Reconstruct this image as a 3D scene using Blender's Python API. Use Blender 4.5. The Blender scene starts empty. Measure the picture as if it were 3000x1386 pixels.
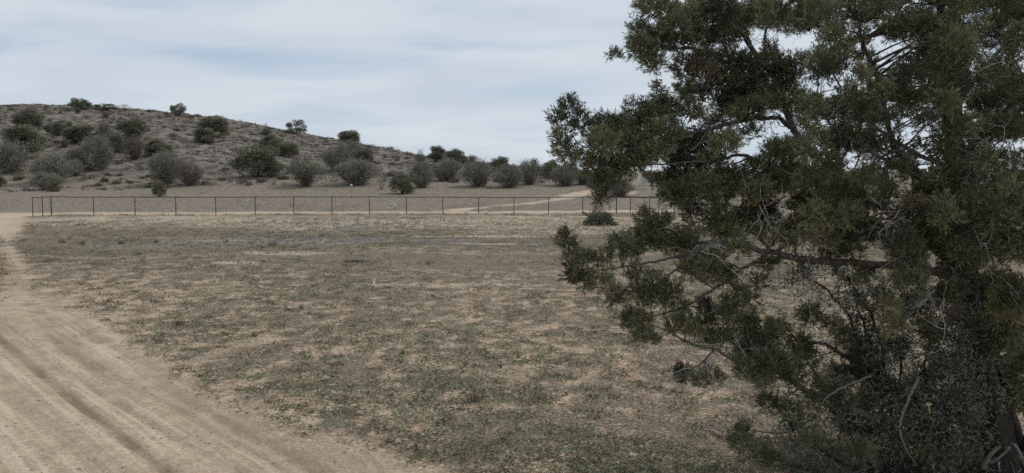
import bpy, math, random
import numpy as np
from mathutils import Vector

rng = np.random.default_rng(7)
random.seed(7)
scene = bpy.context.scene
COL = scene.collection

# ------------------------------------------------------------------ camera
FPX, CX, CY = 2400.0, 1500.0, 693.0          # focal length and centre, in photograph pixels
HORIZON = 505.0
CAM = np.array([0.0, 0.0, 3.35])
PITCH = math.atan((CY - HORIZON) / FPX)
cam_d = bpy.data.cameras.new('camera')
cam = bpy.data.objects.new('camera', cam_d)
COL.objects.link(cam)
cam.location = CAM
cam.rotation_euler = (math.pi / 2 - PITCH, 0, 0)
cam_d.sensor_width = 36.0
cam_d.lens = 36.0 * FPX / 3000.0
cam_d.clip_start = 0.05
cam_d.clip_end = 20000
scene.camera = cam
scene.cycles.use_denoising = False

# ------------------------------------------------------------------ world, sun, exposure
SUN_EL, SUN_AZ = math.radians(48), math.radians(62)     # azimuth clockwise from +Y: high, to the right
world = bpy.data.worlds.new('World')
scene.world = world
world.use_nodes = True
nt = world.node_tree
nt.nodes.clear()


def N(tree, typ, **kw):
    n = tree.nodes.new(typ)
    for k, v in kw.items():
        if k == 'inp':
            for kk, vv in v.items():
                n.inputs[kk].default_value = vv
        else:
            setattr(n, k, v)
    return n


def math_node(tree, op, a, b=None, clamp=False):
    n = tree.nodes.new('ShaderNodeMath')
    n.operation = op
    n.use_clamp = clamp
    for i, x in enumerate((a, b)):
        if x is None:
            continue
        if isinstance(x, (int, float)):
            n.inputs[i].default_value = x
        else:
            tree.links.new(x, n.inputs[i])
    return n.outputs[0]


def mixc(tree, fac, a, b):
    n = tree.nodes.new('ShaderNodeMix')
    n.data_type = 'RGBA'
    for i, x in ((0, fac), (6, a), (7, b)):
        if isinstance(x, (int, float)):
            n.inputs[i].default_value = x
        elif isinstance(x, (tuple, list)):
            n.inputs[i].default_value = (*x[:3], 1)
        else:
            tree.links.new(x, n.inputs[i])
    return n.outputs[2]


def ramp(tree, val, lo, hi):
    n = tree.nodes.new('ShaderNodeMapRange')
    n.interpolation_type = 'SMOOTHSTEP'
    n.inputs[1].default_value = lo
    n.inputs[2].default_value = hi
    tree.links.new(val, n.inputs[0])
    return n.outputs[0]


def noise(tree, vec, scale, detail=4, rough=0.55, dist=0.0):
    n = N(tree, 'ShaderNodeTexNoise', inp={'Scale': scale, 'Detail': detail, 'Roughness': rough, 'Distortion': dist})
    tree.links.new(vec, n.inputs['Vector'])
    return n.outputs['Fac']


# thin overcast: a Nishita sky seen through a sheet of high cloud laid out on a plane overhead
tc = N(nt, 'ShaderNodeTexCoord')
sep = N(nt, 'ShaderNodeSeparateXYZ')
nt.links.new(tc.outputs['Generated'], sep.inputs[0])
den = math_node(nt, 'ADD', math_node(nt, 'MAXIMUM', sep.outputs[2], 0.0), 0.16)
cx = math_node(nt, 'DIVIDE', sep.outputs[0], den)
cy = math_node(nt, 'DIVIDE', sep.outputs[1], den)
comb = N(nt, 'ShaderNodeCombineXYZ')
nt.links.new(cx, comb.inputs[0])
nt.links.new(math_node(nt, 'MULTIPLY', cy, 1.6), comb.inputs[1])
sky = N(nt, 'ShaderNodeTexSky', sky_type='NISHITA', sun_disc=False, sun_elevation=SUN_EL, sun_rotation=SUN_AZ,
        altitude=1400, air_density=1.0, dust_density=1.0)
n_gap = noise(nt, comb.outputs[0], 0.75, 4, 0.45, 0.5)
n_lum = noise(nt, comb.outputs[0], 0.9, 4, 0.45, 0.3)
n_fine = noise(nt, comb.outputs[0], 2.6, 4, 0.5, 0.3)
gap = math_node(nt, 'MULTIPLY', ramp(nt, n_gap, 0.49, 0.68), 0.65)
lum = math_node(nt, 'ADD', math_node(nt, 'MULTIPLY', ramp(nt, n_lum, 0.3, 0.72), 0.8), math_node(nt, 'MULTIPLY', ramp(nt, n_fine, 0.3, 0.75), 0.2))
cloud = mixc(nt, lum, (5.5, 6.25, 7.1), (6.75, 7.35, 7.9))
blue = mixc(nt, 0.45, sky.outputs[0], (4.0, 5.0, 7.0))
skyc = mixc(nt, gap, cloud, blue)
bg = N(nt, 'ShaderNodeBackground', inp={'Strength': 0.079})
nt.links.new(skyc, bg.inputs[0])
wo = N(nt, 'ShaderNodeOutputWorld')
nt.links.new(bg.outputs[0], wo.inputs[0])

sun_d = bpy.data.lights.new('sun', 'SUN')
sun_d.energy = 1.5
sun_d.angle = math.radians(12)
sun_d.color = (1.0, 0.94, 0.86)
sun = bpy.data.objects.new('sun', sun_d)
COL.objects.link(sun)
sd = Vector((math.sin(SUN_AZ) * math.cos(SUN_EL), math.cos(SUN_AZ) * math.cos(SUN_EL), math.sin(SUN_EL)))
sun.rotation_euler = (-sd).to_track_quat('-Z', 'Y').to_euler()

vs = scene.view_settings
scene.display_settings.display_device = 'sRGB'
vs.view_transform = 'Standard'
vs.look = 'None'
vs.exposure = 0.35
vs.gamma = 1.0
vs.use_curve_mapping = False


# ------------------------------------------------------------------ numeric helpers
def hash2(ix, iy, seed):
    h = (ix.astype(np.int64) * 374761393 + iy.astype(np.int64) * 668265263 + seed * 1442695041) & 0x7fffffff
    h = ((h ^ (h >> 13)) * 1274126177) & 0x7fffffff
    h = (h ^ (h >> 16)) & 0xffff
    return h / 65535.0


def vnoise(x, y, seed=0):
    x = np.asarray(x, float)
    y = np.asarray(y, float)
    ix, iy = np.floor(x), np.floor(y)
    fx, fy = x - ix, y - iy
    fx, fy = fx * fx * (3 - 2 * fx), fy * fy * (3 - 2 * fy)
    a, b = hash2(ix, iy, seed), hash2(ix + 1, iy, seed)
    c, d = hash2(ix, iy + 1, seed), hash2(ix + 1, iy + 1, seed)
    return (a * (1 - fx) + b * fx) * (1 - fy) + (c * (1 - fx) + d * fx) * fy


def fbm(x, y, seed=0, oct=4, gain=0.5):
    s, amp, tot = 0.0, 1.0, 0.0
    for o in range(oct):
        s = s + amp * vnoise(x * 2 ** o + 17.3 * o, y * 2 ** o - 9.1 * o, seed + o)
        tot += amp
        amp *= gain
    return s / tot


def sstep(x, lo, hi):
    t = np.clip((x - lo) / (hi - lo), 0, 1)
    return t * t * (3 - 2 * t)


# ------------------------------------------------------------------ terrain
_sky_px = np.array([-600, -200, 0, 100, 200, 300, 400, 500, 600, 700, 800, 900, 1000, 1100, 1200, 1280, 1400, 1500, 1700, 2000, 2600])
_sky_py = np.array([365, 338, 330, 322, 318, 318, 325, 335, 345, 360, 380, 398, 418, 435, 452, 468, 480, 490, 500, 503, 504])
CREST_Y = 200.0
_cx = (_sky_px - CX) / FPX * CREST_Y
_cz = CAM[2] + (HORIZON - _sky_py) / FPX * CREST_Y


def terrain(X, Y):
    X = np.asarray(X, float)
    Y = np.asarray(Y, float)
    z = -0.0056 * (np.clip(X, -60, 45) + 35.6)
    # rise behind the fence
    t = np.clip((Y - 72) / 42.0, 0, 1)
    z = z * (1 - sstep(Y, 80, 115)) + 1.45 * t ** 1.5
    # hill
    zc = np.interp(X, _cx, _cz)
    zc = np.where(X < _cx[0], np.maximum(_cz[0] + (X - _cx[0]) * 0.05, 3), zc)
    foot = 106.0 + 6 * (fbm(X / 30, X * 0 + 3.3, 5, 2) - 0.5)
    th = np.clip((Y - foot) / (CREST_Y - foot), 0, 1)
    shape = np.sin(th * math.pi / 2) ** 1.35
    back = 1 - 0.65 * sstep(Y, CREST_Y + 25, CREST_Y + 260)
    hz = np.maximum(zc - 1.45, 0.6) * shape * back
    z = z + hz
    rough = sstep(th, 0.05, 0.35) * np.clip(hz / 5.0, 0.1, 1)
    z = z + rough * (1.3 * (fbm(X / 14, Y / 9, 21, 3) - 0.5) + 1.15 * (fbm(X / 4.0, Y / 2.2, 31, 4, 0.6) - 0.5)) * (1 - 0.5 * sstep(Y, 260, 500))
    # small unevenness of the flat
    z = z + 0.10 * (fbm(X / 7, Y / 7, 41, 3) - 0.5) * sstep(np.hypot(X, Y), 3, 9)
    # the far plain sinks away
    z = z - 2.0 * sstep(Y, 300, 900)
    return z


cp, sp = math.cos(PITCH), math.sin(PITCH)


def ray(px, py):
    a, b = (px - CX) / FPX, -(py - CY) / FPX
    return np.array([a, cp + b * sp, -sp + b * cp])     # forward component tilted down by PITCH


def at(px, py, depth):
    """World point seen at a photograph pixel, at world distance Y = depth."""
    d = ray(px, py)
    return CAM + d * (depth / d[1])


_T = np.concatenate([np.arange(3, 60, 0.04), np.arange(60, 420, 0.15)])


def ground_at(px, py):
    """Where the line of sight through a photograph pixel meets the terrain."""
    d = ray(px, py)
    P = CAM[None, :] + _T[:, None] * d[None, :]
    diff = P[:, 2] - terrain(P[:, 0], P[:, 1])
    hit = np.nonzero(diff < 0)[0]
    if len(hit):
        i = hit[0]
    else:
        sel = (_T > 90) & (_T < 240)
        i = np.nonzero(sel)[0][np.argmin(diff[sel] / _T[sel])]
    p = P[i].copy()
    p[2] = terrain(p[0], p[1])
    return p


def poly_world(pts):
    return np.array([ground_at(*p)[:2] for p in pts])


def seg_dist(P, A, B):
    d = B - A
    L = max((d * d).sum(), 1e-9)
    t = np.clip(((P - A) @ d) / L, 0, 1)
    q = P - (A + t[:, None] * d)
    return np.hypot(q[:, 0], q[:, 1])


def line_dist(P, W):
    out = np.full(len(P), 1e9)
    for i in range(len(W) - 1):
        out = np.minimum(out, seg_dist(P, W[i], W[i + 1]))
    return out


def poly_sd(P, W):
    """Signed distance to a closed polygon, negative inside."""
    n = len(W)
    dist = np.full(len(P), 1e9)
    inside = np.zeros(len(P), bool)
    for i in range(n):
        A, B = W[i], W[(i + 1) % n]
        dist = np.minimum(dist, seg_dist(P, A, B))
        c = (A[1] > P[:, 1]) != (B[1] > P[:, 1])
        with np.errstate(divide='ignore', invalid='ignore'):
            xi = A[0] + (P[:, 1] - A[1]) / (B[1] - A[1] if B[1] != A[1] else 1e-9) * (B[0] - A[0])
        inside ^= c & (P[:, 0] < xi)
    return np.where(inside, -dist, dist)


# fence line (found from the post spacing)
FP0 = np.array([-35.6, 63.3])
FSTEP = np.array([2.98, 0.54])


def fence_pt(i):
    return FP0 + FSTEP * i


# track coming down the left side
EDGE = [(80, 634), (58, 660), (28, 705), (14, 742), (34, 782), (64, 805), (160, 868), (250, 915), (350, 985), (440, 1060), (540, 1115),
        (640, 1160), (735, 1205), (815, 1250), (930, 1290), (1060, 1330), (1160, 1386)]
road_near = poly_world(EDGE)
road_near = np.vstack([[road_near[0][0] + 1.5, 66.0], road_near, [2.2, 6.5], [2.5, 1.0], [3.0, -14.0], [-16, -14.0], [-16.5, 4], [-13.5, 14], [-13, 20], [-18, 30], [-26, 42], [-38, 56], [-44, 66.0]])
fr0 = fence_pt(-40)
fr1 = fence_pt(90)
nrm = np.array([-FSTEP[1], FSTEP[0]]) / np.hypot(*FSTEP)
road_cross = np.array([fr0 + nrm * 0.7, fr1 + nrm * 0.7, fr1 + nrm * 4.9, fr0 + nrm * 4.9])
road_branch = poly_world([(1330, 612), (1398, 608), (1448, 603), (1510, 598.5), (1557, 594), (1604, 584.5), (1666, 567.5), (1725, 557.5), (1790, 554), (1850, 552),
                          (1860, 568), (1790, 571), (1728, 572), (1681, 580), (1635, 589), (1557, 598.5), (1510, 601.6), (1436, 606), (1398, 611), (1340, 622), (1260, 624)])
ROADS = [(road_near, 0.42), (road_cross, 0.7), (road_branch, 0.7)]

RUTS = [  # (photograph polyline, half width in metres, strength)
    ([(-60, 940), (0, 996), (66, 1049), (132, 1108), (198, 1161), (264, 1214), (330, 1260), (396, 1313), (488, 1383), (560, 1440)], 0.075, 1.0),
    ([(-40, 900), (0, 937), (46, 976), (99, 1022), (165, 1075), (264, 1135), (363, 1194), (462, 1250), (561, 1306), (660, 1359), (740, 1410)], 0.07, 0.55),
    ([(80, 880), (119, 930), (198, 1009), (277, 1062), (396, 1121), (495, 1168), (627, 1240), (726, 1293), (900, 1379), (960, 1420)], 0.22, 0.6),
    ([(20, 700), (8, 745), (30, 795), (60, 835), (110, 860), (170, 905), (230, 950), (300, 1000)], 0.22, 0.55),
    ([(0, 1150), (120, 1240), (240, 1330), (300, 1386)], 0.10, 0.35),
    ([(0, 1090), (100, 1160), (230, 1262), (360, 1386)], 0.06, 0.25),
    ([(60, 640), (25, 680), (-10, 720)], 0.5, 0.35),
]
TREADS = [  # thin tyre-lug lines in the grass edge
    ([(1010, 1215), (1090, 1240), (1180, 1275), (1270, 1310), (1340, 1345), (1420, 1386), (1460, 1410)], 0.13),
    ([(1080, 1278), (1160, 1310), (1240, 1335), (1320, 1365), (1370, 1390), (1420, 1420)], 0.13),
    ([(190, 950), (260, 945), (280, 958), (262, 975), (230, 985)], 0.12),
    ([(575, 950), (582, 985), (590, 1000)], 0.12),
]
ruts_w = [(poly_world(p), w, s) for p, w, s in RUTS]
treads_w = [(poly_world(p), w) for p, w in TREADS]

# patches: (px, py, half width px, upper and lower py, strength)
def patch(px, py, rx, y0, y1, s):
    c = ground_at(px, py)
    a, b = ground_at(px, y0), ground_at(px, y1)
    return (c[0], (a[1] + b[1]) / 2, rx * c[1] / FPX, abs(a[1] - b[1]) / 2, s)


GREEN = [patch(*a) for a in [
    (900, 1150, 200, 1125, 1185, .75), (1120, 1165, 220, 1135, 1205, .6), (1250, 990, 620, 940, 1040, .5), (700, 980, 240, 940, 1010, .25), (1250, 1120, 120, 1100, 1140, .6),
    (1750, 1345, 460, 1295, 1420, .95), (1400, 1290, 140, 1262, 1320, .5), (480, 945, 80, 930, 965, .45), (60, 737, 90, 720, 755, .6), (1600, 1140, 200, 1100, 1180, .4),
    (250, 700, 300, 680, 722, .35), (1000, 660, 320, 652, 672, .1), (1500, 890, 500, 850, 930, .3), (700, 890, 320, 860, 920, .25), (2050, 1200, 200, 1130, 1260, .4),
    (1900, 980, 300, 900, 1060, .35), (600, 775, 500, 758, 792, .3)]]
MULCH = [patch(*a) for a in [
    (1500, 1270, 340, 1210, 1345, .8), (1950, 1270, 300, 1180, 1386, .6), (1350, 780, 700, 745, 800, .7), (1000, 715, 700, 700, 730, .5), (600, 770, 600, 755, 790, .5), (2500, 1300, 500, 1150, 1500, .9)]]
STRAW = [patch(*a) for a in [
    (900, 650, 1100, 634, 672, .48), (1700, 655, 600, 634, 685, .48),
    (1000, 650, 360, 637, 668, .55), (1430, 693, 210, 690, 696, .9), (1470, 715, 160, 713, 717, .7), (620, 705, 140, 703, 708, .5), (860, 742, 180, 735, 750, .6),
    (700, 769, 100, 764, 775, .6), (420, 652, 260, 640, 664, .25), (1700, 680, 300, 640, 700, .35), (1300, 835, 300, 829, 842, .35), (330, 602, 200, 592, 612, .4), (1250, 605, 120, 600, 612, .35)]]
GREY = [patch(*a) for a in [(960, 655, 300, 640, 672, .8), (800, 705, 420, 695, 722, .6), (1250, 700, 400, 695, 712, .5), (330, 600, 160, 592, 612, .5), (420, 722, 160, 715, 732, .4)]]


def zone(P, L, seed):
    out = np.zeros(len(P))
    n = fbm(P[:, 0] * 0.55, P[:, 1] * 0.38, seed, 3) - 0.5
    for x, y, rx, ry, s in L:
        d = np.hypot((P[:, 0] - x) / rx, (P[:, 1] - y) / max(ry, 0.25))
        out = np.maximum(out, s * (1 - sstep(d + 1.5 * n, 0.45, 1.25)))
    return out


def attributes(P):
    X, Y = P[:, 0], P[:, 1]
    r = np.hypot(X, Y)
    dirt = np.zeros(len(P))
    wob = (fbm(X * 0.9, Y * 0.7, 61, 4) - 0.5)
    for W, soft in ROADS:
        sdv = poly_sd(P, W)
        dirt = np.maximum(dirt, 1 - sstep(sdv + wob * soft * 3.2, -soft, soft))
    rut = np.zeros(len(P))
    for W, w, s in ruts_w:
        d = line_dist(P, W)
        ww = w * (1 + 0.5 * (fbm(X * 1.3, Y * 1.3, 71, 2) - 0.5))
        rut = np.maximum(rut, s * np.exp(-(d / (ww * 1.1)) ** 4) * (0.6 + 0.65 * sstep(fbm(X * 1.6, Y * 1.0, 75, 4, 0.65), 0.3, 0.7)))
    tread = np.zeros(len(P))
    for W, w in treads_w:
        d = line_dist(P, W)
        tread = np.maximum(tread, (1 - sstep(d, w * 0.8, w * 1.2)) * (0.5 + 0.5 * np.cos(d / w * math.pi * 4.2)) * sstep(fbm(X * 1.1, Y * 1.1, 79, 2), 0.3, 0.5))
    patchy = fbm(X * 3.2, Y * 2.8, 81, 4, 0.7)
    big = fbm(X * 0.16, Y * 0.12, 85, 3)
    veg = sstep(patchy + 0.7 * (big - 0.5), 0.49, 0.63) * 0.6
    veg = np.maximum(veg * (1 - 0.35 * sstep(Y, 35, 60)), zone(P, GREEN, 91) * (0.45 + 0.75 * sstep(patchy, 0.38, 0.55)))
    lit = sstep(fbm(X * 2.4 + 40, Y * 2.0, 101, 4, 0.7) + 0.3 * (fbm(X * 0.2, Y * 0.15, 105, 2) - 0.5), 0.40, 0.55)
    lit = np.maximum(lit * 0.9, zone(P, MULCH, 111))
    lit = np.maximum(lit, (0.56 + 0.38 * sstep(fbm(X * 0.06, Y * 0.35, 107, 3), 0.38, 0.58)) * sstep(Y, 22, 34) * (1 - 0.45 * sstep(Y, 55, 60)))
    straw = zone(P, STRAW, 121) * 1.3
    grey = zone(P, GREY, 131) * 1.15
    veg *= (1 - dirt) * (1 - sstep(Y, 60, 66))
    lit *= (1 - 0.92 * dirt)
    straw *= (1 - dirt)
    grey *= (1 - dirt)
    # wheel-worn streaks running along the track
    lat = line_dist(P, ruts_w[0][0]) * np.where(X > np.interp(Y, ruts_w[0][0][::-1, 1], ruts_w[0][0][::-1, 0]), 1, -1)
    streak = 0.5 + 1.15 * (fbm(lat * 3.6 + 50, r * 0.09, 77, 5, 0.8) - 0.5) + 0.12 * (fbm(X * 1.2, Y * 0.6, 78, 3) - 0.5)
    pale = sstep(Y, 26, 46) * 0.55 + 0.1 * sstep(Y, 58, 64)
    olive = sstep(Y, 23, 32) * (1 - sstep(Y, 54, 61)) * (0.45 + 0.75 * sstep(fbm(X * 0.05 + 9, Y * 0.28, 109, 3), 0.4, 0.6))
    return dict(streak=streak, olive=np.clip(olive, 0, 1), pale=pale, dirt=dirt, rut=rut, tread=tread, veg=np.clip(veg, 0, 1), lit=np.clip(lit, 0, 1), straw=straw, grey=grey)


# ------------------------------------------------------------------ mesh helpers
def make_mesh(name, V, faces, attrs=None, col=None, mats=(), smooth=False):
    """faces: a list of int arrays (n, k); attrs: per-vertex floats; col: per-vertex rgb."""
    me = bpy.data.meshes.new(name)
    V = np.ascontiguousarray(V, dtype=np.float32)
    me.vertices.add(len(V))
    me.vertices.foreach_set('co', V.ravel())
    faces = [f for f in faces if len(f)]
    loops = np.concatenate([np.asarray(f).ravel() for f in faces]).astype(np.int32)
    sizes = np.concatenate([np.full(len(f), f.shape[1]) for f in faces]).astype(np.int32)
    starts = np.concatenate([[0], np.cumsum(sizes)[:-1]]).astype(np.int32)
    me.loops.add(len(loops))
    me.loops.foreach_set('vertex_index', loops)
    me.polygons.add(len(sizes))
    me.polygons.foreach_set('loop_start', starts)
    me.polygons.foreach_set('loop_total', sizes)
    if smooth:
        me.polygons.foreach_set('use_smooth', np.ones(len(sizes), bool))
    me.update(calc_edges=True)
    for k, a in (attrs or {}).items():
        at_ = me.attributes.new(k, 'FLOAT', 'POINT')
        at_.data.foreach_set('value', np.ascontiguousarray(a, dtype=np.float32))
    if col is not None:
        c4 = np.ones((len(V), 4), np.float32)
        c4[:, :3] = col
        at_ = me.attributes.new('tint', 'FLOAT_COLOR', 'POINT')
        at_.data.foreach_set('color', c4.ravel())
    for m in mats:
        me.materials.append(m)
    me.validate()
    return me


def link(name, me, parent=None, loc=None):
    o = bpy.data.objects.new(name, me)
    COL.objects.link(o)
    if parent is not None:
        o.parent = parent
    if loc is not None:
        o.location = loc
    return o


def tag(o, label=None, cat=None, group=None, kind=None):
    if label:
        o['label'] = label
    if cat:
        o['category'] = cat
    if group:
        o['group'] = group
    if kind:
        o['kind'] = kind
    return o


def thing(name, label, cat, loc=(0, 0, 0), rz=0.0, scale=(1, 1, 1), group=None):
    o = bpy.data.objects.new(name, None)
    COL.objects.link(o)
    o.empty_display_size = 0.2
    o.location = loc
    o.rotation_euler = (0, 0, rz)
    o.scale = scale
    return tag(o, label, cat, group)


class Builder:
    def __init__(self):
        self.V, self.Q, self.T, self.C, self.n = [], [], [], [], 0

    def add(self, V, quads=None, tris=None, col=(1, 1, 1)):
        V = np.asarray(V, float)
        self.V.append(V)
        c = np.asarray(col, float)
        self.C.append(np.broadcast_to(c, (len(V), 3)) if c.ndim == 1 else c)
        if quads is not None and len(quads):
            self.Q.append(np.asarray(quads, int) + self.n)
        if tris is not None and len(tris):
            self.T.append(np.asarray(tris, int) + self.n)
        self.n += len(V)

    def tube(self, P, R, sides=6, col=(1, 1, 1), cap=True):
        P = np.asarray(P, float)
        R = np.broadcast_to(np.asarray(R, float), (len(P),))
        n = len(P)
        D = np.gradient(P, axis=0)
        D /= np.linalg.norm(D, axis=1)[:, None] + 1e-9
        ref = np.array([0, 0, 1.0]) if abs(D[0][2]) < 0.8 else np.array([1.0, 0, 0])
        V = []
        for i in range(n):
            u = np.cross(D[i], ref)
            if np.linalg.norm(u) < 1e-3:
                u = np.cross(D[i], [0.3, 1, 0.2])
            u /= np.linalg.norm(u)
            v = np.cross(D[i], u)
            ref = np.cross(u, D[i])
            a = np.arange(sides) / sides * 2 * math.pi
            V.append(P[i] + R[i] * (np.cos(a)[:, None] * u + np.sin(a)[:, None] * v))
        V = np.concatenate(V)
        q = []
        for i in range(n - 1):
            for j in range(sides):
                k = (j + 1) % sides
                q.append((i * sides + j, i * sides + k, (i + 1) * sides + k, (i + 1) * sides + j))
        tr = []
        if cap:
            for base, flip in ((0, True), ((n - 1) * sides, False)):
                for j in range(1, sides - 1):
                    f = (base, base + j, base + j + 1)
                    tr.append(f[::-1] if flip else f)
        self.add(V, q, tr, col)

    def box(self, lo, hi, col=(1, 1, 1)):
        x0, y0, z0 = lo
        x1, y1, z1 = hi
        V = [(x0, y0, z0), (x1, y0, z0), (x1, y1, z0), (x0, y1, z0), (x0, y0, z1), (x1, y0, z1), (x1, y1, z1), (x0, y1, z1)]
        self.add(V, [(3, 2, 1, 0), (4, 5, 6, 7), (0, 1, 5, 4), (1, 2, 6, 5), (2, 3, 7, 6), (3, 0, 4, 7)], None, col)

    def kites(self, P, D, L, W, col, r=None, fold=0.15):
        """Leaf-shaped quads: base point, direction, length, width for each."""
        r = r or rng
        n = len(P)
        S = r.normal(size=(n, 3))
        S -= (S * D).sum(1)[:, None] * D
        S /= np.linalg.norm(S, axis=1)[:, None] + 1e-9
        U = np.cross(D, S)
        L = np.broadcast_to(L, (n,))[:, None]
        W = np.broadcast_to(W, (n,))[:, None]
        mid = P + D * L * 0.45 + U * L * fold * 0.5
        V = np.stack([P, mid + S * W * 0.5, P + D * L, mid - S * W * 0.5], 1).reshape(-1, 3)
        q = np.arange(n * 4).reshape(n, 4)
        c = np.asarray(col, float)
        c = np.broadcast_to(c, (n, 3)) if c.ndim == 1 else c
        self.add(V, q, None, np.repeat(c, 4, 0))

    def mesh(self, name, mat, smooth=False):
        V = np.concatenate(self.V)
        fs = []
        if self.Q:
            fs.append(np.concatenate(self.Q))
        if self.T:
            fs.append(np.concatenate(self.T))
        return make_mesh(name, V, fs, None, np.concatenate(self.C), (mat,), smooth)


def unit(v):
    return v / (np.linalg.norm(v, axis=-1, keepdims=True) + 1e-9)


def spline(P, n=6):
    """Catmull-Rom through the rows of P (any number of columns)."""
    P = np.asarray(P, float)
    Q = np.vstack([2 * P[0] - P[1], P, 2 * P[-1] - P[-2]])
    out = []
    for i in range(1, len(Q) - 2):
        for t in np.linspace(0, 1, n, endpoint=False):
            a, b, c, d = Q[i - 1], Q[i], Q[i + 1], Q[i + 2]
            out.append(0.5 * (2 * b + (c - a) * t + (2 * a - 5 * b + 4 * c - d) * t * t + (3 * b - a - 3 * c + d) * t ** 3))
    out.append(P[-1])
    return np.array(out)


# ------------------------------------------------------------------ materials
def base_mat(name):
    m = bpy.data.materials.new(name)
    m.use_nodes = True
    t = m.node_tree
    t.nodes.clear()
    out = N(t, 'ShaderNodeOutputMaterial')
    b = N(t, 'ShaderNodeBsdfPrincipled', inp={'Roughness': 0.9})
    b.inputs['Specular IOR Level'].default_value = 0.15
    t.links.new(b.outputs[0], out.inputs[0])
    return m, t, b, out


def tint_mat(name, rough=0.8, var=0.25, nscale=8.0, spec=0.15, translucent=0.0, bump=0.0, bscale=60.0):
    """Colour from the mesh's own tint, broken up with noise."""
    m, t, b, out = base_mat(name)
    b.inputs['Roughness'].default_value = rough
    b.inputs['Specular IOR Level'].default_value = spec
    a = N(t, 'ShaderNodeAttribute', attribute_name='tint')
    tc = N(t, 'ShaderNodeTexCoord')
    nz = noise(t, tc.outputs['Object'], nscale, 4, 0.6)
    mr = N(t, 'ShaderNodeMapRange', inp={3: 1 - var, 4: 1 + var})
    mr.inputs[1].default_value, mr.inputs[2].default_value = 0.25, 0.75
    t.links.new(nz, mr.inputs[0])
    vm = N(t, 'ShaderNodeVectorMath', operation='SCALE')
    t.links.new(a.outputs['Color'], vm.inputs[0])
    t.links.new(mr.outputs[0], vm.inputs['Scale'])
    t.links.new(vm.outputs[0], b.inputs['Base Color'])
    if bump:
        bn = N(t, 'ShaderNodeBump', inp={'Strength': bump, 'Distance': 0.02})
        t.links.new(noise(t, tc.outputs['Object'], bscale, 5, 0.65), bn.inputs['Height'])
        t.links.new(bn.outputs[0], b.inputs['Normal'])
    if translucent:
        tr = N(t, 'ShaderNodeBsdfTranslucent')
        t.links.new(vm.outputs[0], tr.inputs[0])
        mx = N(t, 'ShaderNodeMixShader', inp={0: translucent})
        t.links.new(b.outputs[0], mx.inputs[1])
        t.links.new(tr.outputs[0], mx.inputs[2])
        t.links.new(mx.outputs[0], out.inputs[0])
    return m


def bark_mat(name, c0, c1, scale=14.0):
    m, t, b, out = base_mat(name)
    tc = N(t, 'ShaderNodeTexCoord')
    mp = N(t, 'ShaderNodeMapping')
    mp.inputs['Scale'].default_value = (1, 1, 0.25)
    t.links.new(tc.outputs['Object'], mp.inputs[0])
    nz = noise(t, mp.outputs[0], scale, 6, 0.7, 0.5)
    t.links.new(mixc(t, ramp(t, nz, 0.3, 0.7), c0, c1), b.inputs['Base Color'])
    bn = N(t, 'ShaderNodeBump', inp={'Strength': 0.7, 'Distance': 0.02})
    t.links.new(noise(t, mp.outputs[0], scale * 2.2, 5, 0.7), bn.inputs['Height'])
    t.links.new(bn.outputs[0], b.inputs['Normal'])
    return m


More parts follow.
